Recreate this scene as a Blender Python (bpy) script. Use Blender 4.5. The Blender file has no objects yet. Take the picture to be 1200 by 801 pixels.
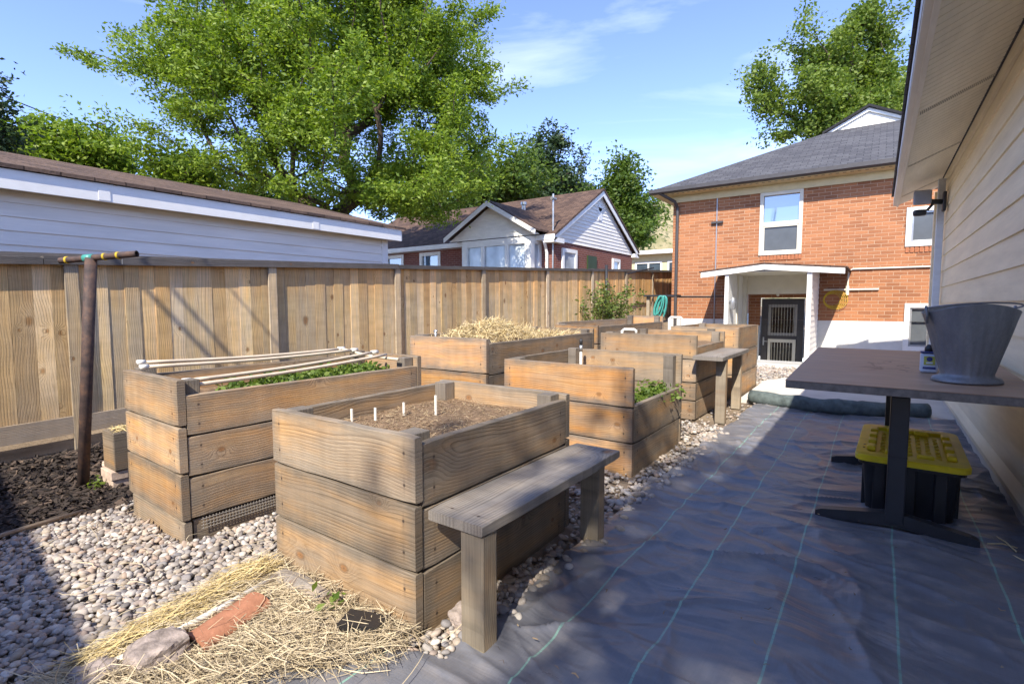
import bpy, bmesh, math, random
import numpy as np
from mathutils import Vector, Matrix, noise as mnoise
R = math.radians
random.seed(7)
scene = bpy.context.scene
COL = scene.collection
WORLD_LOC = {}

# ------------------------------------------------------------------ mesh helpers
class MB:
    """collects verts / faces"""
    def __init__(self): self.v = []; self.f = []
    def add(self, vs, fs):
        o = len(self.v); self.v += [tuple(p) for p in vs]; self.f += [tuple(i + o for i in f) for f in fs]; return self
    def box(self, x0, x1, y0, y1, z0, z1, ch=0.0):
        if ch <= 0:
            vs = [(x0,y0,z0),(x1,y0,z0),(x1,y1,z0),(x0,y1,z0),(x0,y0,z1),(x1,y0,z1),(x1,y1,z1),(x0,y1,z1)]
            return self.add(vs, [(0,3,2,1),(4,5,6,7),(0,1,5,4),(1,2,6,5),(2,3,7,6),(3,0,4,7)])
        bm = bmesh.new(); bmesh.ops.create_cube(bm, size=1)
        for v in bm.verts:
            v.co = Vector(((x0+x1)/2 + v.co.x*(x1-x0), (y0+y1)/2 + v.co.y*(y1-y0), (z0+z1)/2 + v.co.z*(z1-z0)))
        bmesh.ops.bevel(bm, geom=list(bm.edges), offset=ch, segments=2, affect='EDGES', profile=.5)
        return self.bm(bm)
    def bm(self, bm, M=None):
        bm.verts.index_update()
        self.add([(M @ v.co if M else v.co)[:] for v in bm.verts], [[v.index for v in f.verts] for f in bm.faces]); bm.free(); return self
    def tube(self, pts, r, n=8, caps=True, flat=None):
        pts = [Vector(p) for p in pts]; rs = r if isinstance(r, (list, tuple)) else [r]*len(pts)
        ring = []; up = None
        for i, p in enumerate(pts):
            a = pts[max(i-1,0)]; b = pts[min(i+1,len(pts)-1)]; t = (b-a).normalized()
            if up is None:
                up = Vector((0,0,1)) if abs(t.z) < .9 else Vector((1,0,0))
            u = t.cross(up).normalized(); w = u.cross(t).normalized(); up = w
            ring.append([p + (u*math.cos(2*math.pi*k/n) + w*math.sin(2*math.pi*k/n)*(flat or 1))*rs[i] for k in range(n)])
        vs = [q for rg in ring for q in rg]; fs = []
        for i in range(len(pts)-1):
            for k in range(n):
                fs.append((i*n+k, i*n+(k+1)%n, (i+1)*n+(k+1)%n, (i+1)*n+k))
        if caps: fs.append(tuple(range(n))[::-1]); fs.append(tuple((len(pts)-1)*n+k for k in range(n)))
        return self.add(vs, fs)
    def grid(self, fn, nu, nv):
        vs = [fn(i/nu, j/nv) for i in range(nu+1) for j in range(nv+1)]
        fs = [(i*(nv+1)+j, (i+1)*(nv+1)+j, (i+1)*(nv+1)+j+1, i*(nv+1)+j+1) for i in range(nu) for j in range(nv)]
        return self.add(vs, fs)
    def quad(self, a, b, c, d): return self.add([a,b,c,d], [(0,1,2,3)])
    def prism(self, poly, axis, a0, a1):
        """extrude a 2-D polygon along an axis (0,1,2)"""
        def P(q, a):
            if axis == 0: return (a, q[0], q[1])
            if axis == 1: return (q[0], a, q[1])
            return (q[0], q[1], a)
        n = len(poly); vs = [P(q, a0) for q in poly] + [P(q, a1) for q in poly]
        fs = [tuple(range(n)), tuple(range(2*n-1, n-1, -1))] + [(i, i+n, (i+1)%n+n, (i+1)%n) for i in range(n)]
        return self.add(vs, fs)

def link_mesh(name, me, mat, parent, loc, smooth):
    o = bpy.data.objects.new(name, me); COL.objects.link(o)
    o.location = loc
    if parent: o.parent = parent
    if mat: me.materials.append(mat)
    if smooth: me.shade_smooth()
    return o

def part(name, mb, mat, parent=None, smooth=False, local=False, fix=True):
    """one mesh object; vertices of mb are in world space (or the parent's own space when local)"""
    vs = np.array(mb.v, dtype=np.float64)
    lo, hi = vs.min(0), vs.max(0); c = np.array([(lo[0]+hi[0])/2, (lo[1]+hi[1])/2, lo[2]])
    me = bpy.data.meshes.new(name)
    me.from_pydata((vs - c).tolist(), [], mb.f)
    if fix:
        b = bmesh.new(); b.from_mesh(me); bmesh.ops.recalc_face_normals(b, faces=b.faces); b.to_mesh(me); b.free()
    me.update()
    base = Vector((0,0,0))
    if parent and not local: base = WORLD_LOC[parent.name]
    o = link_mesh(name, me, mat, parent, Vector(c) - base, smooth)
    WORLD_LOC[o.name] = Vector(c) if not (parent and local) else WORLD_LOC[parent.name] + Vector(c)
    return o

def npmesh(name, V, F, mat, parent=None, smooth=False):
    """fast mesh from numpy arrays, all faces with the same vertex count"""
    me = bpy.data.meshes.new(name); n = F.shape[1]
    lo, hi = V.min(0), V.max(0); c = np.array([(lo[0]+hi[0])/2, (lo[1]+hi[1])/2, lo[2]])
    me.vertices.add(len(V)); me.vertices.foreach_set('co', (V - c).astype(np.float32).ravel())
    me.loops.add(F.size); me.loops.foreach_set('vertex_index', F.astype(np.int32).ravel())
    me.polygons.add(len(F)); me.polygons.foreach_set('loop_start', (np.arange(len(F))*n).astype(np.int32))
    me.update(calc_edges=True)
    base = WORLD_LOC[parent.name] if parent else Vector((0,0,0))
    o = link_mesh(name, me, mat, parent, Vector(c) - base, smooth)
    WORLD_LOC[o.name] = Vector(c)
    return o

def thing(name, label, cat, loc=(0,0,0), rotz=0, group=None):
    o = bpy.data.objects.new(name, None); COL.objects.link(o)
    o.location = loc; o.rotation_euler = (0,0,rotz); o.empty_display_size = .1
    WORLD_LOC[o.name] = Vector(loc)
    o['label'] = label; o['category'] = cat
    if group: o['group'] = group
    return o
def tag(o, label, cat, group=None):
    o['label'] = label; o['category'] = cat
    if group: o['group'] = group
    return o
def structure(o): o['kind'] = 'structure'; return o
def stuff(o, label=None, cat=None):
    o['kind'] = 'stuff'
    if label: o['label'] = label; o['category'] = cat
    return o
def sm(a, b, x):
    t = min(max((x-a)/(b-a), 0), 1); return t*t*(3-2*t)
def nz(x, y, z=0.0): return mnoise.noise(Vector((x, y, z)))

# ------------------------------------------------------------------ material helpers
class NB:
    def __init__(self, name, rough=.7, spec=.3):
        self.m = bpy.data.materials.new(name); self.m.use_nodes = True
        self.nt = self.m.node_tree; self.b = self.nt.nodes['Principled BSDF']
        self.b.inputs['Roughness'].default_value = rough
        self.b.inputs['Specular IOR Level'].default_value = spec
    def n(self, t, **kw):
        x = self.nt.nodes.new(t)
        for k, v in kw.items(): setattr(x, k, v)
        return x
    def put(self, s, v):
        if isinstance(v, bpy.types.NodeSocket): self.nt.links.new(v, s)
        elif isinstance(v, (tuple, list)):
            s.default_value = tuple(v) + ((1,) if len(v) == 3 and s.type == 'RGBA' else ())
        else: s.default_value = v
    def math(self, op, a, b=0.0, c=None, clamp=False):
        x = self.n('ShaderNodeMath', operation=op, use_clamp=clamp); self.put(x.inputs[0], a); self.put(x.inputs[1], b)
        if c is not None: self.put(x.inputs[2], c)
        return x.outputs[0]
    def mix(self, fac, a, b, mode='MIX'):
        x = self.n('ShaderNodeMixRGB', blend_type=mode); self.put(x.inputs[0], fac); self.put(x.inputs[1], a); self.put(x.inputs[2], b)
        return x.outputs[0]
    def ramp(self, fac, stops, mode='LINEAR'):
        x = self.n('ShaderNodeValToRGB'); e = x.color_ramp.elements; x.color_ramp.interpolation = mode
        while len(e) < len(stops): e.new(.5)
        for i, (p, c) in enumerate(stops):
            e[i].position = p
            e[i].color = (c, c, c, 1) if not isinstance(c, (tuple, list)) else tuple(c) + (1,)
        self.put(x.inputs[0], fac); return x.outputs[0]
    def xyz(self, x=0.0, y=0.0, z=0.0):
        c = self.n('ShaderNodeCombineXYZ'); self.put(c.inputs[0], x); self.put(c.inputs[1], y); self.put(c.inputs[2], z); return c.outputs[0]
    def sep(self, v):
        s = self.n('ShaderNodeSeparateXYZ'); self.put(s.inputs[0], v); return s.outputs
    def pos(self): return self.n('ShaderNodeNewGeometry').outputs['Position']
    def isl(self): return self.n('ShaderNodeNewGeometry').outputs['Random Per Island']
    def orand(self): return self.n('ShaderNodeObjectInfo').outputs['Random']
    def obj(self): return self.n('ShaderNodeTexCoord').outputs['Object']
    def vmul(self, v, s):
        x = self.n('ShaderNodeVectorMath', operation='MULTIPLY'); self.put(x.inputs[0], v); self.put(x.inputs[1], s if not isinstance(s,(int,float)) else (s,s,s)); return x.outputs[0]
    def vadd(self, v, s):
        x = self.n('ShaderNodeVectorMath', operation='ADD'); self.put(x.inputs[0], v); self.put(x.inputs[1], s); return x.outputs[0]
    def noise(self, v, scale=5, detail=3, rough=.5, out='Fac'):
        x = self.n('ShaderNodeTexNoise'); self.put(x.inputs['Vector'], v); x.inputs['Scale'].default_value = scale
        x.inputs['Detail'].default_value = detail; x.inputs['Roughness'].default_value = rough; return x.outputs[out]
    def bump(self, h, strength=.3, dist=.01):
        x = self.n('ShaderNodeBump'); x.inputs['Strength'].default_value = strength; x.inputs['Distance'].default_value = dist
        self.put(x.inputs['Height'], h); self.nt.links.new(x.outputs[0], self.b.inputs['Normal']); return x
    def color(self, c): self.put(self.b.inputs['Base Color'], c)
    def rough(self, r): self.put(self.b.inputs['Roughness'], r)

def simple(name, col, rough=.6, spec=.3, metal=0, var=.12, scale=6, bump=0.0, bscale=60):
    k = NB(name, rough, spec)
    f = k.noise(k.pos(), scale, 5, .6)
    d = tuple(c*(1-var) for c in col); l = tuple(min(c*(1+var),1) for c in col)
    k.color(k.ramp(f, [(.3, d), (.7, l)]))
    k.b.inputs['Metallic'].default_value = metal
    if bump: k.bump(k.noise(k.pos(), bscale, 4, .6), bump, .004)
    return k.m

def wood(name, light, dark, gray, grayamt=.4, stain=None, stainamt=.3, axis=0, island=False, ringd=.0125, knots=True, worldz=None, rc=.88):
    """sawn timber: warped growth rings, knots, fibres, weathering; axis = index of the length direction"""
    k = NB(name, .75, .2)
    rnd = k.isl() if island else k.orand()
    s = k.sep(k.pos() if island else k.obj())
    L = s[axis]
    if axis == 0: T, W = s[1], s[2]
    elif axis == 1: T, W = s[0], s[2]
    else: T, W = s[0], s[1]
    r1 = k.math('MULTIPLY', rnd, 37.7); r2 = k.math('FRACT', k.math('MULTIPLY', rnd, 91.3))
    Lo = k.math('ADD', L, r1)
    # for islands give every board its own ring centre so neighbours differ
    Wc = k.math('ADD', W, k.math('MULTIPLY', k.math('SUBTRACT', r2, .5), .5 if island else .22))
    if not island: Wc = k.math('SUBTRACT', Wc, .12)
    if island: Wc = k.math('SUBTRACT', k.math('MODULO', k.math('ADD', Wc, 50.0), .34), .17)
    # knots
    kv = k.xyz(k.math('MULTIPLY', Lo, 2.3), k.math('ADD', k.math('MULTIPLY', W, 3.6), k.math('MULTIPLY', rnd, 13.0)), 0.0)
    vo = k.n('ShaderNodeTexVoronoi', voronoi_dimensions='2D'); k.put(vo.inputs['Vector'], kv); vo.inputs['Scale'].default_value = 1.0
    kd = vo.outputs['Distance']
    vc = k.sep(vo.outputs['Color']); sel = k.math('GREATER_THAN', vc[0], .36)
    kd = k.math('MULTIPLY', kd, k.math('MULTIPLY_ADD', vc[1], 1.6, .62))
    kd = k.math('ADD', kd, k.math('MULTIPLY', k.math('SUBTRACT', k.noise(k.xyz(k.math('MULTIPLY', Lo, 14.0), k.math('MULTIPLY', W, 14.0), rnd), 1, 2), .5), .05))
    knot = k.math('MULTIPLY', k.ramp(kd, [(.04, 1.0), (.10, 0.0)]), sel)
    near = k.math('MULTIPLY', k.ramp(kd, [(0.0, 1.0), (.32, 0.0)], 'EASE'), sel)
    drift = k.math('MULTIPLY', k.math('SUBTRACT', k.noise(k.xyz(k.math('MULTIPLY', Lo, .9), k.math('MULTIPLY', rnd, 9.0), 0.0), 1, 2), .5), .26)
    wob = k.math('MULTIPLY', k.math('SUBTRACT', k.noise(k.xyz(k.math('MULTIPLY', Lo, 1.4), k.math('MULTIPLY', W, 5.0), rnd), 1, 3, .45), .5), .028)
    Wd = k.math('ADD', k.math('ADD', Wc, drift), wob)
    rad = k.math('SQRT', k.math('ADD', k.math('MULTIPLY', Wd, Wd), .0016))
    rad = k.math('ADD', rad, k.math('MULTIPLY', near, .05))
    ph = k.math('FRACT', k.math('DIVIDE', rad, ringd))
    ring = k.ramp(ph, [(0.0, 0.05), (.5, .25), (.84, 1.0), (.93, .9), (1.0, 0.0)])
    rmask = k.noise(k.xyz(k.math('MULTIPLY', Lo, 1.3), k.math('MULTIPLY', W, 5.0), 3.0), 1, 2)
    ring = k.math('MULTIPLY', ring, k.ramp(rmask, [(.3, .25), (.62, 1.0)]))
    fib = k.noise(k.xyz(k.math('MULTIPLY', Lo, 5.0), k.math('MULTIPLY', T, 260.0), k.math('MULTIPLY', W, 260.0)), 1, 2, .6)
    base = k.mix(k.math('MULTIPLY', ring, rc), light, dark)
    gv = k.math('FRACT', k.math('MULTIPLY', rnd, 29.3))
    base = k.mix(k.ramp(gv, [(.35, 0.0), (1.0, .55)]), base, k.mix(k.math('MULTIPLY', ring, .8), tuple(c*1.15 for c in gray), tuple(c*.55 for c in gray)))
    if stain:
        sf = k.noise(k.xyz(k.math('MULTIPLY', Lo, 2.2), k.math('MULTIPLY', W, 6.0), rnd), 1, 3, .6)
        sf = k.ramp(sf, [(.5-stainamt*.35, 0.0), (.62, .85)])
        sf = k.math('MAXIMUM', sf, k.math('MULTIPLY', near, .6))
        base = k.mix(k.math('MULTIPLY', sf, .92 if stainamt > .01 else 0.0), base, k.mix(k.math('MULTIPLY', ring, .6), stain, tuple(c*.45 for c in stain)))
    wf = k.noise(k.xyz(k.math('MULTIPLY', Lo, 1.1), k.math('MULTIPLY', W, 7.0), k.math('ADD', rnd, 5.0)), 1, 4, .65)
    hi_ = .72 - grayamt*.55
    wf = k.ramp(wf, [(hi_-.16, 0.0), (hi_+.16, 1.0)])
    wf = k.math('MULTIPLY', wf, min(1.0, .45+grayamt*.6))
    base = k.mix(wf, base, k.mix(k.math('MULTIPLY', ring, .75), gray, tuple(c*.5 for c in gray)))
    base = k.mix(k.math('MULTIPLY', knot, .8), base, k.mix(k.ramp(kd, [(.0,0.0),(.015,1.0),(.045,1.0),(.07,0.0)]), (.085,.045,.025), (.26,.125,.05)))
    if not island:
        ge = k.sep(k.n('ShaderNodeTexCoord').outputs['Generated']); axw = 2 if axis != 2 else 1
        def edge(v, w_): return k.math('MULTIPLY', k.math('ABSOLUTE', k.math('SUBTRACT', v, .5)), 2.0)
        en = k.noise(k.xyz(k.math('MULTIPLY', Lo, 5.0), k.math('MULTIPLY', W, 11.0), rnd), 1, 4, .65)
        ew = k.math('ADD', edge(ge[axw], 0), k.math('MULTIPLY', k.math('SUBTRACT', en, .5), .9))
        el = k.math('ADD', edge(ge[axis], 0), k.math('MULTIPLY', k.math('SUBTRACT', en, .5), .35))
        wea = k.math('MAXIMUM', k.ramp(ew, [(.58, 0.0), (1.0, .85)]), k.ramp(el, [(.86, 0.0), (1.02, .75)]))
        base = k.mix(wea, base, k.mix(k.math('MULTIPLY', ring, .5), tuple(c*.72 for c in gray), tuple(c*.35 for c in gray)))
    else:
        hue = k.math('FRACT', k.math('MULTIPLY', rnd, 53.7))
        base = k.mix(k.ramp(hue, [(.45, 0.0), (1.0, .5)]), base, k.mix(k.math('MULTIPLY', ring, .6), (.62,.36,.13), (.36,.19,.06)))
        tz = k.math('ADD', k.sep(k.pos())[2], k.math('MULTIPLY', k.math('SUBTRACT', k.noise(k.vmul(k.pos(), (9,9,1)), 2, 3), .5), .5))
        base = k.mix(k.ramp(k.math('DIVIDE', tz, 2.5), [(.50, 0.0), (.66, .55)]), base, k.mix(1.0, base, (1.12,.82,.52), 'MULTIPLY'))
    # nail heads and drips of tannin
    st = k.noise(k.xyz(k.math('MULTIPLY', Lo, 9.0), k.math('MULTIPLY', W, 1.6), k.math('MULTIPLY', T, 3.0)), 1, 4, .6)
    fv = k.math('MULTIPLY', k.math('MULTIPLY_ADD', fib, .8, .6), k.math('MULTIPLY_ADD', st, .6, .7))
    base = k.mix(1.0, base, k.xyz(fv, fv, fv), 'MULTIPLY')
    if axis == 0 and not island:
        at_ = k.n('ShaderNodeAttribute'); at_.attribute_name = 'enddist'
        dx_ = k.math('ADD', k.math('SUBTRACT', at_.outputs['Fac'], .062), k.math('MULTIPLY', k.math('SUBTRACT', rnd, .5), .012))
        dz_ = k.math('MULTIPLY', k.math('SUBTRACT', k.math('ABSOLUTE', k.math('SUBTRACT', ge[2], .5)), .24), .25)
        dd_ = k.math('SQRT', k.math('ADD', k.math('MULTIPLY', dx_, dx_), k.math('MULTIPLY', dz_, dz_)))
        base = k.mix(k.ramp(dd_, [(.0048, .95), (.0062, 0.0)]), base, (.05,.035,.028))
        drip = k.math('MULTIPLY', k.ramp(k.math('ABSOLUTE', dx_), [(.002,.35),(.008,0.0)]), k.ramp(k.math('ABSOLUTE', dz_), [(.01,1.0),(.05,0.0)]))
        base = k.mix(drip, base, (.11,.085,.07))
    bright = k.math('MULTIPLY_ADD', k.math('FRACT', k.math('MULTIPLY', rnd, 17.1)), .5, .72)
    base = k.mix(1.0, base, k.xyz(bright, bright, bright), 'MULTIPLY')
    if worldz:      # boards grey and dirty at their foot
        z = k.sep(k.pos())[2]
        zz = k.math('ADD', z, k.math('MULTIPLY', k.math('SUBTRACT', k.noise(k.vmul(k.pos(), (3,3,1)), 3, 3), .5), .35))
        base = k.mix(k.ramp(zz, [(worldz[0], worldz[2]), (worldz[1], 0.0)]), base, (.20,.16,.12))
    k.color(base)
    k.bump(k.math('ADD', k.math('MULTIPLY', fib, .5), k.math('MULTIPLY', ring, -.5)), .55, .004)
    return k.m

# ------------------------------------------------------------------ materials
M = {}
TAN=(.47,.31,.165); DTAN=(.26,.145,.065); GRY=(.26,.225,.19); ORG=(.47,.22,.065)
M['bed_tan']   = wood('bed_wood_tan',  (.58,.40,.215), (.25,.125,.045), (.29,.245,.195), .46, (.54,.255,.07), .75, rc=.9)
M['bed_tan_y'] = M['bed_tan']
M['bed_grey']  = wood('bed_wood_weathered', (.42,.30,.18), (.18,.105,.052), (.27,.23,.185), .55, (.48,.26,.09), .7, rc=.8)
M['bed_old']   = wood('bed_wood_old_grey', (.42,.345,.26), (.18,.13,.09), (.31,.28,.25), .7, (.30,.17,.08), .12)
M['bed_orange']= wood('bed_wood_orange', (.56,.36,.165), (.23,.10,.032), GRY, .3, (.58,.26,.07), .8)
M['post']      = wood('post_wood', (.34,.26,.17), (.2,.14,.09), (.24,.21,.18), .55, None, 0, axis=2, knots=False)
M['bench_leg'] = wood('bench_leg_wood', (.50,.36,.21), (.26,.15,.075), (.32,.28,.22), .45, (.42,.2,.07), .3, axis=2, ringd=.011)
M['fence']     = wood('fence_cedar', (.80,.59,.28), (.56,.355,.14), (.56,.47,.35), .42, (.76,.51,.23), .4, axis=2, island=True, ringd=.016, worldz=(.1,.7,.55))
M['fence_post']= wood('fence_post_wood', (.68,.50,.28), (.48,.31,.15), (.46,.39,.3), .4, None, 0, axis=2)
M['fence_rail']= wood('fence_rail_wood', (.16,.125,.095), (.09,.07,.05), (.13,.12,.115), .7, None, 0, axis=1)
M['kick']      = wood('kick_board_wood', (.42,.31,.2), (.26,.18,.11), (.30,.26,.22), .5, None, 0, axis=1)
M['white']     = simple('white_paint', (.78,.77,.74), .5, .4, var=.05)
M['offwhite']  = simple('cream_paint', (.66,.62,.52), .55, .35, var=.05)
M['trim_yel']  = simple('cream_soffit_paint', (.62,.53,.32), .6, .3, var=.06)
M['foundation']= simple('painted_concrete', (.62,.62,.60), .8, .2, var=.08, bump=.3)
M['concrete']  = simple('concrete', (.60,.57,.52), .85, .2, var=.10, scale=3, bump=.3, bscale=120)
M['concrete_d']= simple('grey_concrete', (.36,.36,.36), .85, .2, var=.12, scale=4, bump=.3)
M['blk']       = simple('black_metal', (.025,.026,.03), .42, .5, var=.2)
M['dkgutter']  = simple('dark_gutter', (.06,.055,.055), .45, .4, var=.15)
M['pvc']       = simple('white_pvc', (.74,.72,.66), .4, .4, var=.08, scale=12)
M['cane'] = simple('aged_cream_plastic', (.62,.52,.40), .5, .4, var=.12, scale=9)
M['galv']      = None
M['stone']     = simple('stone', (.30,.25,.225), .9, .15, var=.5, scale=22, bump=1.0, bscale=55)
M['terracotta']= simple('terracotta', (.36,.165,.10), .85, .2, var=.22, scale=20, bump=.4, bscale=90)
M['soil']      = simple('soil', (.20,.135,.085), .95, .1, var=.5, scale=45, bump=1.0, bscale=70)
M['screen']    = simple('window_screen_mesh', (.09,.10,.11), .35, .5, var=.1)
M['brickpale'] = simple('pale_brick', (.52,.40,.32), .9, .2, var=.2, scale=20, bump=.4)
M['blossom_label'] = simple('yellow_green_label', (.50,.52,.10), .5, .4, var=.2, scale=40)
M['bluelid']   = simple('blue_plastic', (.05,.07,.22), .4, .5, var=.1)
M['tubwhite']  = simple('white_plastic', (.62,.68,.78), .35, .5, var=.05)
M['rope']      = simple('cord_coil', (.55,.38,.03), .6, .3, var=.1)

def m_glass(name, col=(.05,.07,.09)):
    k = NB(name, .06, .9); k.color(k.ramp(k.noise(k.pos(), 1.5, 2), [(.35, tuple(c*.7 for c in col)), (.65, tuple(c*1.4 for c in col))]))
    k.bump(k.noise(k.pos(), 2.2, 2), .06, .05); return k.m
M['glass'] = m_glass('window_glass')
M['glass_pale'] = m_glass('curtained_window_glass', (.42,.47,.52))
M['glass_dark'] = m_glass('dark_door_glass', (.025,.022,.02))

def m_brick(name, c1, c2, mortar, axis='x'):
    k = NB(name, .85, .2); s = k.sep(k.pos())
    uv = k.xyz(s[0] if axis == 'x' else s[1], s[2], 0.0)
    b = k.n('ShaderNodeTexBrick'); k.put(b.inputs['Vector'], uv); b.inputs['Scale'].default_value = 1
    b.inputs['Brick Width'].default_value = .235; b.inputs['Row Height'].default_value = .0745
    b.inputs['Mortar Size'].default_value = .006; b.inputs['Mortar Smooth'].default_value = .2; b.inputs['Bias'].default_value = -.1
    k.put(b.inputs['Color1'], c1); k.put(b.inputs['Color2'], c2); k.put(b.inputs['Mortar'], mortar)
    f = k.noise(k.pos(), .9, 4, .6); g = k.noise(k.pos(), 45, 3)
    col = k.mix(k.ramp(f, [(.4, 0.0), (.75, .45)]), b.outputs['Color'], tuple(min(1, c*1.35) for c in c1))
    v = k.math('MULTIPLY_ADD', g, .4, .8); col = k.mix(1.0, col, k.xyz(v, v, v), 'MULTIPLY')
    k.color(col); k.bump(k.math('ADD', k.math('MULTIPLY', b.outputs['Fac'], -1.0), k.math('MULTIPLY', g, .25)), .7, .008); return k.m
M['brick']  = m_brick('orange_brick', (.38,.165,.078), (.225,.09,.045), (.45,.31,.21))
M['brick_soldier'] = simple('soldier_brick', (.36,.14,.07), .85, .2, var=.25, scale=25)
M['brick_dk'] = m_brick('dark_red_brick', (.21,.075,.055), (.15,.05,.04), (.30,.24,.22), 'x')
M['brick_dky']= m_brick('dark_red_brick_side', (.21,.075,.055), (.15,.05,.04), (.30,.24,.22), 'y')

def m_shingle(name, c1, c2, ax):
    k = NB(name, .9, .15); s = k.sep(k.pos())
    b = k.n('ShaderNodeTexBrick')
    if ax == 'x': uv = k.xyz(s[0], k.math('MULTIPLY', s[1], 1.1), 0.0)
    else: uv = k.xyz(s[1], k.math('MULTIPLY', s[0], 1.1), 0.0)
    k.put(b.inputs['Vector'], uv); b.inputs['Scale'].default_value = 1
    b.inputs['Brick Width'].default_value = .26; b.inputs['Row Height'].default_value = .14; b.inputs['Mortar Size'].default_value = .006
    k.put(b.inputs['Color1'], c1); k.put(b.inputs['Color2'], c2); k.put(b.inputs['Mortar'], tuple(c*.4 for c in c2))
    g = k.noise(k.pos(), 30, 4, .7); v = k.math('MULTIPLY_ADD', g, .9, .55)
    k.color(k.mix(1.0, b.outputs['Color'], k.xyz(v, v, v), 'MULTIPLY'))
    k.bump(k.math('SUBTRACT', g, b.outputs['Fac']), .7, .01); return k.m
M['sh_gray'] = m_shingle('charcoal_shingles', (.105,.105,.115), (.07,.07,.08), 'x')
M['sh_grayy'] = m_shingle('charcoal_shingles_side', (.105,.105,.115), (.07,.07,.08), 'y')
M['sh_brown'] = m_shingle('brown_shingles', (.17,.115,.085), (.085,.06,.05), 'y')
M['sh_brownx'] = m_shingle('brown_shingles_front', (.14,.09,.068), (.075,.05,.042), 'x')

def m_siding(name, col, dirt=.12):
    k = NB(name, .55, .35); f = k.noise(k.vmul(k.pos(), (1,.35,3)), 3, 4, .6)
    g = k.noise(k.vmul(k.pos(), (1,.06,1)), 55, 3)
    c = k.ramp(f, [(.3, tuple(x*(1-dirt) for x in col)), (.7, tuple(min(1,x*(1+dirt*.6)) for x in col))])
    v = k.math('MULTIPLY_ADD', g, .12, .94); k.color(k.mix(1.0, c, k.xyz(v,v,v), 'MULTIPLY')); k.bump(g, .15, .004); return k.m
M['sid_white'] = m_siding('white_siding', (.82,.79,.73))
M['sid_beige'] = m_siding('beige_lap_siding', (.88,.775,.57))
M['sid_trim']  = m_siding('beige_trim_boards', (.80,.71,.52))
M['sid_soffit']= m_siding('beige_vinyl_soffit', (.86,.80,.66))
M['fascia']    = m_siding('pale_fascia', (.76,.73,.68))
M['dspout']    = m_siding('white_downspout', (.70,.73,.78))

# pebbles, mulch, straw, leaves
def m_island(name, stops, rough=.7, spec=.3, tex=.25, tscale=60, trans=0):
    k = NB(name, rough, spec); r = k.isl(); c = k.ramp(r, stops)
    g = k.noise(k.pos(), tscale, 3, .6); v = k.math('MULTIPLY_ADD', g, tex*2, 1-tex)
    k.color(k.mix(1.0, c, k.xyz(v, v, v), 'MULTIPLY'))
    if trans:
        t = k.n('ShaderNodeBsdfTranslucent'); k.put(t.inputs[0], k.mix(1.0, c, (1.25,1.3,.55), 'MULTIPLY'))
        mx = k.n('ShaderNodeMixShader'); mx.inputs[0].default_value = trans
        k.nt.links.new(k.b.outputs[0], mx.inputs[1]); k.nt.links.new(t.outputs[0], mx.inputs[2])
        k.nt.links.new(mx.outputs[0], k.nt.nodes['Material Output'].inputs[0])
    return k.m
M['pebble'] = m_island('river_pebbles', [(0,(.14,.13,.13)),(.15,(.30,.25,.20)),(.3,(.42,.36,.30)),(.45,(.22,.21,.215)),(.6,(.36,.27,.21)),(.72,(.48,.43,.38)),(.84,(.27,.25,.24)),(.93,(.55,.51,.46)),(1,(.20,.18,.18))], .75, .25, .3, 90)
M['mulch'] = m_island('dark_bark_mulch', [(0,(.022,.018,.016)),(.5,(.045,.035,.03)),(.85,(.075,.055,.045)),(1,(.14,.10,.075))], .85, .2, .3, 80)
M['straw'] = m_island('dry_straw', [(0,(.42,.30,.14)),(.4,(.58,.45,.22)),(.8,(.68,.56,.32)),(1,(.50,.42,.28))], .6, .35, .15, 30)
M['straw_old'] = m_island('faded_straw', [(0,(.30,.235,.15)),(.35,(.47,.385,.25)),(.8,(.60,.51,.35)),(1,(.36,.29,.20))], .6, .35, .15, 30)
M['straw_gold'] = m_island('golden_straw', [(0,(.42,.31,.13)),(.5,(.60,.47,.22)),(1,(.66,.55,.30))], .6, .35, .15, 30)
M['debris'] = m_island('dry_bits', [(0,(.15,.10,.06)),(.5,(.29,.205,.12)),(1,(.42,.33,.21))], .8, .2, .2, 60)
def leafm(name, a, b, c, trans=.38): return m_island(name, [(0,a),(.5,b),(1,c)], .5, .35, .15, 8, trans)
M['leaf_locust'] = leafm('locust_leaves', (.10,.17,.016), (.18,.265,.026), (.28,.36,.05), .42)
M['leaf_mid']  = leafm('mid_green_leaves', (.055,.105,.018), (.095,.155,.025), (.145,.205,.035))
M['leaf_dark'] = leafm('dark_needles', (.022,.045,.018), (.035,.065,.022), (.055,.085,.03), .2)
M['leaf_lime'] = leafm('maple_leaves', (.09,.15,.02), (.15,.22,.035), (.225,.285,.06), .42)
M['leaf_shrub']= leafm('shrub_leaves', (.08,.12,.03), (.13,.18,.04), (.20,.24,.06))
M['leaf_sprout']=leafm('seedling_leaves', (.07,.13,.02), (.13,.20,.035), (.20,.27,.06))
M['bark'] = simple('grey_brown_bark', (.085,.065,.05), .9, .15, var=.4, scale=14, bump=.8, bscale=25)

# galvanised steel
k = NB('galvanised_steel', .48, .5); p = k.pos()
f = k.noise(k.vmul(p, (1,1,.35)), 14, 5, .7); g = k.noise(p, 60, 3)
k.color(k.ramp(f, [(.25,(.19,.20,.225)),(.5,(.25,.265,.295)),(.72,(.32,.335,.36))])); k.b.inputs['Metallic'].default_value = .55
k.rough(k.ramp(g, [(.3,.42),(.7,.62)])); k.bump(k.noise(k.vmul(p, (1,1,.3)), 22, 3), .5, .01); M['galv'] = k.m
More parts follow.
